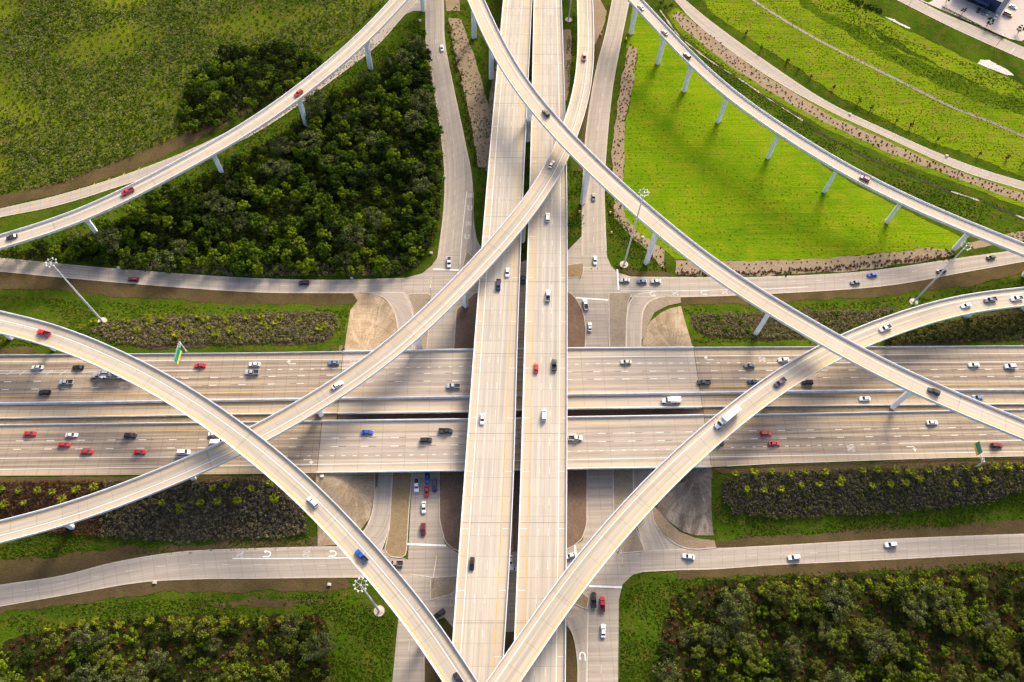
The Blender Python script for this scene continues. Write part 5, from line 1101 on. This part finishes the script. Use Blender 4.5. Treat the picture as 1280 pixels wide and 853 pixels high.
CARS = [
 (S_,'white',(46.4,459.3),'N','white car at far left of the upper carriageway, beside painted chevrons'),
 (S_,'black',(97.3,459.3),'N','black car in the top freeway lane, just left of the car transporter'),
 (P_,'silver',(82.8,478),'N','silver pickup below left of the car transporter on the freeway'),
 (V_,'black',(55.7,490.7),'N','black vehicle in the upper carriageway lane beside the inner barrier, far left'),
 (S_,'red',(37.6,542),'S','red car farthest left on the lower carriageway'),
 (S_,'white',(89.5,543.9),'S','white car between two red cars at the left of the lower carriageway'),
 (S_,'red',(80.3,555.9),'S','red car in the middle lane below the far left white car'),
 (S_,'red',(108.6,564.7),'S','red car in the bottom lane, left one of two red cars there'),
 (V_,'black',(163,544.6),'S','black vehicle in the top lane of the lower carriageway, left of the ramps'),
 (S_,'red',(174.8,565.2),'S','red car in the bottom lane just below the black vehicle'),
 (M_,'white',(229.5,565.4),'S','white minivan in the bottom lane, just above the S-shaped ramp at left'),
 (S_,'white',(267.9,542.6),'S','white car about to pass under the arching ramp on the lower carriageway'),
 (B_,'white',(272,553.4),'S','white van half hidden where the two left ramps cross'),
 (S_,'red',(250,457),'N','red car right of the overhead green sign on the upper carriageway'),
 (S_,'white',(318,455.3),'N','white car directly above a silver pickup, upper carriageway'),
 (P_,'silver',(315,465.6),'N','silver pickup directly below a white car, upper carriageway'),
 (S_,'steel_blue',(417,453.6),'N','grey-blue car left of the S-shaped ramp in the top freeway lane'),
 (S_,'white',(421.6,481.2),'B','white car driving up the S-shaped ramp over the freeway'),
 (P_,'silver',(566.5,482.7),'N','silver pickup close to the left elevated deck on the upper carriageway'),
 (S_,'blue',(459.2,540.4),'S','bright blue car on the lower freeway bridge'),
 (V_,'black',(532.7,550.1),'S','black vehicle on the lower freeway bridge, between a blue car and a black pickup'),
 (P_,'black',(557.2,538.8),'S','black pickup on the lower bridge just left of the elevated decks'),
 (S_,'white',(602.9,523.8),'L','white car on the left elevated deck, above the lower carriageway'),
 (P_,'white',(520.6,606.6),'g','white pickup waiting beside the dirt median under the freeway bridge',(0,1)),
 (S_,'blue',(533.9,598),'g','blue car half in shade under the freeway bridge edge',(0,1)),
 (S_,'red',(533.2,614),'g','red car behind the shaded blue one on the cross street',(0,1)),
 (V_,'navy',(543.2,607.3),'g','dark vehicle in the shade, rightmost on the cross street under the bridge',(0,1)),
 (S_,'white',(529.7,634.4),'g','white car between the red cars on the lower cross street',(0,1)),
 (V_,'maroon',(529,661.6),'g','dark red vehicle nearest the stop line on the lower cross street',(0,1)),
 (V_,'white',(391,627.4),'E','white vehicle on the arching ramp just past the crossing of two ramps'),
 (S_,'red',(670.3,459.9),'R','red car on the right elevated deck'),
 (P_,'black',(692.9,456),'R','black pickup right of the red car on the right elevated deck'),
 (M_,'white',(680,518.8),'R','long white vehicle on the right elevated deck over the median'),
 (P_,'white',(719.2,547.6),'S','white pickup emerging right of the elevated decks, lower carriageway'),
 (S_,'sage',(782.4,452.6),'N','pale green car on the upper freeway bridge'),
 (P_,'green',(879.7,478.2),'N','dark green pickup in the lane beside the barrier, upper carriageway'),
 (S_,'grey',(937,457.3),'N','dark grey car above the curving ramp on the upper carriageway'),
 (S_,'navy',(941.5,477.4),'N','navy car partly hidden by the edge of the curving ramp'),
 (S_,'black',(898.5,553.9),'S','black car just below the white lorry, on the lower carriageway'),
 (V_,'red',(957.5,542),'S','red vehicle in the top lane of the lower carriageway, right of the curving ramp'),
 (S_,'red',(968,554.6),'S','red car in the middle lane, just below another red vehicle, right of the curving ramp'),
 (S_,'white',(979.6,449.8),'N','white car just left of where two ramps cross, upper carriageway'),
 (P_,'plum',(975,478.2),'F','purple-grey pickup on the curving ramp ahead of the crossing'),
 (V_,'black',(1009.4,478.2),'N','black vehicle right of the curving ramp beside the barrier'),
 (S_,'white',(1081,498.5),'H','white car in the narrow inner freeway lane'),
 (V_,'black',(1167.4,489.4),'C','black vehicle on the highest ramp near the right edge'),
 (S_,'white',(1165.6,528.3),'S','white car below the highest ramp, lower carriageway'),
 (S_,'steel_blue',(1222,497),'H','blue-grey car half hidden by the highest ramp in the inner lane'),
 (S_,'white',(1217.5,456.3),'N','white car second from the right edge, upper carriageway'),
 (V_,'white',(1262.7,458),'N','white vehicle nearest the right edge, upper carriageway'),
 (V_,'maroon',(1246,556.7),'S','dark red vehicle beside the green roadside sign at right'),
 (S_,'black',(14.5,296.3),'A','black car low on the upper left ramp near the edge'),
 (P_,'red',(159.7,239.8),'A','red pickup midway along the upper left ramp'),
 (V_,'red',(373.4,116.6),'A','red vehicle high on the upper left ramp'),
 (V_,'maroon',(166.5,349.4),'g','dark red vehicle on the street below the wood',(-1,-.06)),
 (P_,'red',(54.7,416.4),'E','red pickup near the left end of the arching ramp'),
 (V_,'black',(380,353.7),'g','black vehicle on the street below the wood, nearer the crossing',(-1,0)),
 (P_,'white',(561.3,328),'g','white pickup waiting at the stop line beside the wood',(0,1)),
 (P_,'navy',(623,356.4),'L','dark blue pickup on the left elevated deck below the S-shaped ramp'),
 (S_,'white',(634.2,340.6),'L','white car just ahead of the dark blue pickup, left elevated deck'),
 (M_,'white',(684.6,271.7),'R','white vehicle on the right elevated deck just below the S-shaped ramp'),
 (P_,'silver',(685,370),'R','silver pickup alone mid-length on the right elevated deck'),
 (S_,'grey',(742,246.6),'g','dark car coming down the street right of the decks',(0,1)),
 (S_,'white',(744,325.6),'g','white car entering the upper right street crossing',(0,1)),
 (S_,'silver',(781,350.7),'g','silver car first in the queue of three at the stop line',(-1,0)),
 (S_,'steel_blue',(802.5,352),'g','blue-grey car in the middle of the queue of three',(-1,0)),
 (S_,'silver',(819.8,352),'g','silver car last in the queue of three',(-1,0)),
 (P_,'white',(732,380.8),'g','white vehicle crossing the slanted stop line beside the right deck',(-.25,-1)),
 (S_,'silver',(737.3,409),'g','silver car below the white one, approaching the crossing from the bridge',(0,-1)),
 (S_,'grey',(1069.3,353.2),'g','dark grey car in the lower lane of the upper right street',(-1,.1)),
 (S_,'blue',(1090.4,343.7),'g','bright blue car on the upper right street',(-1,.1)),
 (S_,'black',(1177,339.4),'g','black car behind the lamp mast on the upper right street',(-1,.18)),
 (S_,'black',(1239,321.8),'g','black car nearest the right edge on the upper right street',(-1,.2)),
 (P_,'white',(1271,373.2),'F','white pickup at the right edge of the curving ramp'),
 (P_,'grey',(1238,375),'F','dark grey pickup just ahead of the white pickup, curving ramp'),
 (S_,'white',(1207.8,382),'F','white car ahead of the dark pickup, curving ramp'),
 (P_,'white',(1106.7,410.4),'F','white vehicle on the curving ramp right of the ramp crossing'),
 (V_,'maroon',(1081,223.5),'D','dark red vehicle on the narrow ramp over the mown field'),
 (S_,'silver',(801.3,8.8),'D','silver car at the top of the narrow ramp'),
 (S_,'grey',(831,40.6),'D','grey car between two others near the top of the narrow ramp'),
 (V_,'black',(858.7,69.5),'D','black vehicle third from the top on the narrow ramp'),
 (P_,'pink',(730.3,71),'B','pinkish pickup at the upper end of the S-shaped ramp'),
 (V_,'black',(682.6,141.7),'C','black vehicle on the highest ramp over the elevated decks'),
 (S_,'silver',(689.4,205.6),'B','silver car in the shade of the highest ramp'),
 (S_,'white',(552.5,60.2),'g','white car alone on the street beside the wood, near the top edge',(.1,1)),
 (P_,'blue',(452,695.4),'E','blue pickup on the lower half of the arching ramp'),
 (S_,'black',(590,704.7),'L','black car on the lower half of the left elevated deck'),
 (V_,'black',(549,767.6),'g','black vehicle in the turning lane between ramp and left deck',(-1,.75)),
 (S_,'black',(573.3,849),'E','black car at the bottom edge on the arching ramp'),
 (P_,'tan',(494.5,704.5),'g','brownish pickup poking out beneath the arching ramp by the crossing',(-1,0)),
 (S_,'white',(860.7,696),'g','white car turning onto the lower right street',(-1,-.2)),
 (S_,'white',(713,694.7),'g','white car half hidden by the edge of the right elevated deck',(-1,.3)),
 (P_,'black',(742,749.8),'g','black pickup at the bottom stop line',(0,-1)),
 (P_,'red',(752.9,755.6),'g','red pickup at the bottom stop line',(0,-1)),
 (S_,'white',(754,788.7),'g','white car behind the red pickup on the bottom street',(0,-1)),
 (S_,'white',(638,702),'g','white car seen through the gap between the elevated decks, upper one',(0,1)),
 (S_,'white',(641,711.5),'g','white car seen through the gap between the elevated decks, lower one',(1,0)),
 (S_,'navy',(654,350),'g','navy car seen in the dark gap between the elevated decks',(0,1)),
 (V_,'white',(992.6,697),'g','white vehicle on the lower right street, middle of three',(-1,.08)),
 (V_,'white',(1113.5,681),'g','white vehicle on the lower right street, farthest right',(-1,.08)),
 (S_,'white',(1266.7,8.5),'g','white car parked alone at the right of the building',(1,.5)),
 (S_,'navy',(1223.6,12.5),'g','dark parked car at the left end of the row by the building',(.5,-1)),
 (S_,'grey',(1230,14.8),'g','dark parked car in the middle of the row by the building',(.5,-1)),
 (S_,'silver',(1235.2,16.5),'g','parked car at the right end of the row by the building',(.5,-1)),
 (S_,'white',(1245.5,20.5),'g','white car parked below the tower of the building',(.5,-1)),
 (B_,'orange',(1260,18),'g','orange van parked right of the building tower',(1,.45)),
]
for c in CARS: put(c[0], c[1], c[2], c[3], c[4], c[5] if len(c) > 5 else None)
# white lorry with a box body on the curving ramp
def lorry(px, surf, box, cab0, label, name='box_truck', cat='lorry', paint='white'):
    p, a = where(surf, px, 1.5); root = empty(name, p, a, label=label, cat=cat)
    bl, bw, bz0, bz1, bx = box; b = MB(); b.box((bx, 0, (bz0 + bz1) / 2), (bl, bw, bz1 - bz0)); b.build('cargo_box', PAINT['white'], root)
    b = MB(); b.box((bx + 1, 0, bz0 - .12), (bl + 3.4, 1.0, .22)); b.build('chassis', MT['dark'], root)
    g = (cab0, cab0 + 1.75, 1.08, 1.3, cab0 + .05, cab0 + 1.25, .98, 2.75); b = car_body(4, 2.3, .5, [(cab0 - .15, 1, 1.35), (cab0 + 1.8, 1, 1.35), (cab0 + 2.9, .88, 1.25), (cab0 + 3.35, .74, 1.0)]); frustum(b, *g); b.build('cab', PAINT[paint], root); windows(root, *g, rear=False)
    wheels(root, (bx - bl * .36, bx - bl * .36 + 1.25, cab0 + 2.5), 2.4, .5, .3); return root
lorry((907,524), 'F', (8.4, 2.7, 1.05, 4.0, -2.6), 2.0, 'white lorry with a long white box body on the curving ramp')
t = lorry((841,500.3), 'H', (4.2, 2.2, .8, 2.9, -1.1), 1.15, 'white box van with a boxy body in the narrow inner freeway lane', 'delivery_van', 'van')
# car transporter passing under the arching ramp, loaded with cars
p, a = where('N', (146, 469), 1.2); root = empty('car_transporter', p, a, label='car transporter loaded with vehicles, passing under the arching ramp', cat='transporter')
g = (6.7, 8.5, 1.1, 1.35, 6.75, 8.0, 1.0, 2.7); b = car_body(4, 2.3, .5, [(6.5, 1, 1.35), (8.6, 1, 1.35), (10.0, .88, 1.25), (10.4, .75, 1.0)]); frustum(b, *g); b.build('cab', PAINT['silver'], root); windows(root, *g, rear=False)
b = MB(); b.box((-1.8, 0, .85), (17.0, 2.4, .14)); b.box((-1.8, 0, 2.75), (17.0, .12, .12))
for s in (-1, 1):
    b.box((-1.8, s * 1.16, 2.8), (17.0, .14, .16)); b.box((-1.8, s * .7, 2.72), (17.0, .5, .05))
    for x in (-10, -6, -2, 2, 6): b.box((x, s * 1.16, 1.8), (.14, .14, 1.9))
b.build('trailer_frame', MT['steel'], root); wheels(root, (-7.5, -6.3, 5.2, 9.4), 2.4, .5, .3)
for k, (dx, dz, kd, co, lb) in enumerate(((4.4, 2.86, V_, 'silver', 'silver vehicle on the upper deck of the car transporter, behind its cab'), (-1.0, 2.86, V_, 'black', 'black vehicle on the upper deck of the car transporter, middle'), (-6.6, 2.86, S_, 'navy', 'navy car at the rear of the upper deck of the car transporter'), (1.8, .93, S_, 'grey', 'grey car on the lower deck of the car transporter'))):
    v = put(kd, co, (146, 469), 'N', lb); v.location = (p.x - dx, p.y, p.z + dz)

# ------------------------------------------------------------------ street furniture
def ring_pts(r, n): return [(r * math.cos(2 * math.pi * i / n), r * math.sin(2 * math.pi * i / n)) for i in range(n)]
def high_mast(px, h, n, label, top=None):
    c = UG(*px); root = empty('lamp_mast', c, label=label, cat='lamp mast', group='tall lamp masts')
    b = MB(); b.tube((0, 0, 0), (0, 0, h), .50, .20, 12); b.build('pole', MT['steel'], root)
    b = MB(); P = [Vector((x, y, h - .3)) for x, y in ring_pts(1.75, 24)]
    for i in range(24): b.tube(P[i], P[(i + 1) % 24], .05, .05, 5, cap=False)
    for x, y in ring_pts(1.75, 5): b.tube((0, 0, h - .1), (x, y, h - .3), .04, .04, 5)
    b.build('lamp_ring', MT['steel'], root)
    for x, y in ring_pts(2.1, n): q = MB(); q.loft([[(x + u * .30 * s, y + v * .30 * s, h - .3 + z) for u, v in ring_pts(1, 8)] for s, z in ((.75, -.35), (1, -.2), (.9, .05), (.35, .2))]); q.build('lamp', MT['lamp'], root)
    b = MB(); b.tube((0, 0, -.3), (0, 0, .18), 2.0, 2.0, 16); b.build('base_pad', MT['kerb'], root)
high_mast((128,402), 46, 8, 'tall lamp mast rising from the left bed towards the wood'); high_mast((780,331), 53, 8, 'tall lamp mast standing in front of the highest ramp beside the mown field')
high_mast((1142,378), 45, 8, 'tall lamp mast by the curving ramp, crossing the upper right street'); high_mast((474,764), 49, 10, 'tall lamp mast on a round pad left of the arching ramp, ring of ten lamps'); high_mast((710.8,25), 50, 8, 'tall lamp mast between the right deck and the S-shaped ramp at the top edge')
def overhead(base, top, arm_end, z_top, board, label, drop):
    "cantilever sign: column, lattice arm, green board with a yellow strip"
    c = UG(*base); e = U(arm_end[0], arm_end[1], z_top); root = empty('overhead_sign', c, label=label, cat='road sign')
    L = lambda p: Vector(p) - c
    b = MB(); b.tube((0, 0, 0), (0, 0, z_top - c.z + .3), .32, .25, 10); b.build('column', MT['steel'], root)
    a0 = Vector((0, 0, z_top - c.z)); a1 = L((e.x, e.y, z_top)); d = (a1 - a0).normalized(); nrm = Vector((-d.y, d.x, 0)); b = MB(); n = 8
    for s in (-1, 1):
        for zz in (0, -.9): b.tube(a0 + nrm * (.4 * s) + Vector((0, 0, zz)), a1 + nrm * (.4 * s) + Vector((0, 0, zz)), .06, .06, 5)
        for k in range(n): b.tube(a0.lerp(a1, k / n) + nrm * (.4 * s) + Vector((0, 0, 0 if k % 2 else -.9)), a0.lerp(a1, (k + 1) / n) + nrm * (.4 * s) + Vector((0, 0, -.9 if k % 2 else 0)), .04, .04, 4)
    for k in range(n + 1): b.tube(a0.lerp(a1, k / n) + nrm * .4, a0.lerp(a1, k / n) - nrm * .4, .04, .04, 4)
    b.build('truss_arm', MT['steel'], root)
    f0, f1, side, up_ = board; q0, q1 = a0.lerp(a1, f0) + nrm * (.55 * side), a0.lerp(a1, f1) + nrm * (.55 * side); ang = math.atan2(d.y, d.x); m = (q0 + q1) / 2; w = (q1 - q0).length
    b = MB(); b.box((m.x, m.y, m.z - .45 + up_), (w, .10, drop), ang); o = b.build('sign_board', MT['signgreen'], root)
    for s in (-1, 1):
        k = MB(); k.box((m.x + d.x * 0 + nrm.x * .06 * side, m.y + nrm.y * .06 * side, m.z - .45 + up_ + s * (drop / 2 - .12)), (w - .2, .02, .09), ang); k.build('sign_border', MT['signwhite'], o)
    k = MB(); k.box((m.x + nrm.x * .02 * side, m.y + nrm.y * .02 * side, m.z - .45 + up_ - drop / 2 - .55), (w, .12, 1.08), ang); k.build('yellow_panel', MT['signyellow'], o)
overhead((233.5,440), None, (217.5,452), 15.0, (.30, 1.0, 1, .2), 'green overhead sign with a yellow strip on a lattice arm, upper left of the freeway', 3.4)
overhead((1218.5,584.5), None, (1223.5,553), 13.0, (.42, 1.0, 1, .3), 'green road sign with a yellow strip on a lattice arm, right end of the freeway', 3.2)
def signal(base, arms, label, h=6.6):
    c = UG(*base); c.z = .2; root = empty('traffic_signal', c, label=label, cat='traffic signal', group='traffic signals')
    b = MB(); b.tube((0, 0, 0), (0, 0, h + .2), .17, .12, 8); b.build('pole', MT['steel'], root)
    for (ax, ay), heads in arms:
        e = U(ax, ay, h) - c; e.z = h - .05; b = MB(); b.tube((0, 0, h - .3), e, .11, .06, 7); o = b.build('mast_arm', MT['steel'], root); ang = math.atan2(e.y, e.x)
        for f in heads:
            q = e * f; k = MB(); k.box((q.x, q.y, h - .55), (.42, .42, 1.15), ang); k.tube((q.x, q.y, h - .1), (q.x, q.y, h - .1 + .12), .16, .16, 8); k.build('signal_head', MT['signal'], o)
signal((542.8,726.5), [((512.5,718), (1.0, .58)), ((545.6,696.5), (1.0, .5))], 'traffic signal with two arms at the lower left street corner')
signal((772.5,690), [((778.4,706), (1.0, .45))], 'traffic signal with a short arm at the lower right street corner'); signal((726.5,345), [((747,335), (1.0, .6))], 'traffic signal at the upper right street corner, beside the right deck'); signal((539,370), [((539,348), (1.0, .55))], 'traffic signal at the upper left street corner, on the gravel island')
def street_lamp(base, top, label):
    c = U(*base); root = empty('street_lamp', c, label=label, cat='street lamp', group='street lamps by the car park'); h = 10.5
    b = MB(); b.tube((0, 0, 0), (0, 0, h), .12, .07, 7); b.build('pole', MT['dark'], root); b = MB(); b.tube((0, 0, h - .1), (-1.6, -1.6, h + .25), .05, .04, 5); o = b.build('arm', MT['dark'], root); b = MB(); b.box((-1.8, -1.8, h + .22), (.9, .35, .16), R(45)); b.build('lamp_head', MT['lamp'], o)
street_lamp((1243,61), None, 'dark street lamp at the lower end of the car park hedge'); street_lamp((1133.5,11.5), None, 'dark street lamp at the upper end of the car park hedge')
def barrel(px, label):
    c = UG(*px); root = empty('traffic_barrel', c, label=label, cat='barrel', group='orange marker barrels'); b = MB(); b.loft([[(x * s, y * s, z) for x, y in ring_pts(.55, 10)] for s, z in ((1, .05), (.95, .5), (.85, 1.2), (.5, 1.3))]); b.build('drum', PAINT['orange'], root)
    b = MB(); b.loft([[(x * s, y * s, z) for x, y in ring_pts(.565, 10)] for s, z in ((.96, .55), (.91, .8))], cap=False); b.build('band', MT['signwhite'], root)
for px, lb in (((751,45), 'orange marker barrel between the S-shaped ramp and the street, near the top'), ((782.5,50), 'orange marker barrel left of the narrow ramp piers'), ((724,266), 'orange marker barrel on the grass right of the right deck'), ((762.5,267), 'orange marker barrel on the verge left of the upright gravel strip'), ((764,292), 'orange marker barrel on the verge above the tallest roadside mast')): barrel(px, lb)
def box_thing(px, label, d=(1.2, .9, .8)):
    c = UG(*px); root = empty('utility_box', c, rz=rnd.uniform(-.2, .2), label=label, cat='utility box', group='pale utility boxes'); b = MB(); b.box((0, 0, d[2] / 2), d, 0, .94); b.build('housing', MT['signwhite'], root); b = MB(); b.box((0, 0, d[2] + .04), (d[0] + .1, d[1] + .1, .08)); b.build('lid', MT['kerb'], root)
for px, lb in (((149,335.5), 'pale box on the verge of the street below the wood, left'), ((440,348), 'pale box on the verge of the street below the wood, right'), ((539,317), 'pale box on the grass corner beside the wood'), ((556,222), 'pale box on the kerb between the wood and the street'), ((194,728.5), 'pale box on the lower left street edge'), ((525,26.5), 'pale box in the grass tip at the top of the wood'), ((403,596), 'pale box on the dirt slope right of the arching ramp'), ((803,297), 'pale box on the gravel by the lamp mast'), ((412,731), 'pale box at the kerb under the arching ramp, lower left'), ((1062,143.5), 'pale box on the verge of the outer curved road, upper one'), ((1183,195.5), 'pale box on the verge of the outer curved road, lower one')): box_thing(px, lb)
c = UG(2, 315); root = empty('warning_sign', c, label='small orange warning sign at the left edge above the street', cat='road sign'); b = MB(); b.tube((0, 0, 0), (0, 0, 2.4), .05, .05, 6); b.build('post', MT['steel'], root); b = MB(); b.box((0, -.06, 2.2), (1.3, .04, 1.3)); b.build('panel', PAINT['orange'], root)
# ------------------------------------------------------------------ building at the upper right corner
K = U(1243, 17); A_ = U(1207, 1); ux = (A_ - K).to_2d().to_3d().normalized(); C_ = U(1262, 0); uy = (C_ - K).to_2d().to_3d(); uy = (uy - ux * uy.dot(ux)).normalized()
MT['navywall'] = plain('dark_blue_cladding', (.022, .030, .085), .5, .3, var=.15, sc=.4); MT['navyroof'] = plain('dark_blue_roof', (.035, .050, .13), .6, .3, var=.2, sc=.2); MT['greyrender'] = plain('grey_render', (.30, .30, .32), .85, .1)
bld = empty('showroom_building', K, math.atan2(ux.y, ux.x), label='dark blue flat-roofed building behind the car park at the upper right corner', cat='building')
sy = 1 if Vector((-ux.y, ux.x, 0)).dot(uy) > 0 else -1; BL, BD, BH = 26.0, 40.0, 7.0
b = MB(); b.box((BL / 2, sy * BD / 2, BH / 2), (BL, BD, BH)); b.build('wall', MT['navywall'], bld)
b = MB(); b.box((BL / 2, sy * BD / 2, BH + .06), (BL - .8, BD - .8, .12)); rf = b.build('roof', MT['navyroof'], bld); b = MB()
for x, y, w_, d_ in ((BL / 2, sy * .2, BL + .3, .4), (BL / 2, sy * (BD - .2), BL + .3, .4), (.05, sy * BD / 2, .4, BD - .8), (BL - .05, sy * BD / 2, .4, BD - .8)): b.box((x, y, BH + .3), (w_, d_, .6))
b.build('roof_edge', MT['navywall'], rf)
for x in (3.5, 8.5, 13.5, 18.5, 23): b = MB(); b.box((x, -sy * .05, 2.2), (3.6, .16, 3.4)); w_ = b.build('window', MT['glass'], bld); b = MB(); b.box((x, -sy * .08, .4), (3.8, .26, .14)); b.build('sill', MT['greyrender'], w_)
b = MB(); b.box((11, -sy * 1.6, 4.3), (12, 3.0, .35)); b.build('canopy', MT['navyroof'], bld)
b = MB(); b.box((-1.6, sy * 1.5, 5.6), (3.0, 3.4, 11.2)); tw = b.build('entrance_tower', MT['greyrender'], bld); b = MB(); b.box((-1.6, sy * 1.5, 11.5), (3.3, 3.7, .6)); b.build('tower_cap', MT['signwhite'], tw)
for x, y in ((6, 8), (16, 12), (20, 24)): b = MB(); b.box((x, sy * y, BH + .7), (2.2, 1.6, 1.15), 0, .92); b.build('roof_unit', MT['steel'], rf)

# ------------------------------------------------------------------ light
SUN_EL, SUN_AZ = 30.0, 64.0            # azimuth measured from +X towards +Y
w = bpy.data.worlds.new('World'); SC.world = w; w.use_nodes = True; nt = w.node_tree
sky = nt.nodes.new('ShaderNodeTexSky'); sky.sky_type = 'NISHITA'; sky.sun_disc = False
sky.sun_elevation = R(SUN_EL); sky.sun_rotation = R(90 - SUN_AZ); sky.air_density = .7; sky.dust_density = 4.0; sky.ozone_density = .3
nt.links.new(sky.outputs[0], nt.nodes['Background'].inputs[0]); nt.nodes['Background'].inputs[1].default_value = .16
sun = bpy.data.lights.new('sun', 'SUN'); sun.energy = 2.3; sun.angle = R(18.0); sun.color = (1.0, .88, .71)
so = bpy.data.objects.new('sun', sun); COL.objects.link(so)
dirv = Vector((math.cos(R(SUN_EL)) * math.cos(R(SUN_AZ)), math.cos(R(SUN_EL)) * math.sin(R(SUN_AZ)), math.sin(R(SUN_EL))))
so.rotation_euler = dirv.to_track_quat('Z', 'Y').to_euler()
SC.view_settings.view_transform = 'Standard'; SC.view_settings.look = 'None'; SC.view_settings.gamma = 1.0; SC.view_settings.use_curve_mapping = False
SC.view_settings.exposure = 1.08
SC.cycles.max_bounces = 5; SC.cycles.diffuse_bounces = 3; SC.cycles.glossy_bounces = 2; SC.cycles.transparent_max_bounces = 4
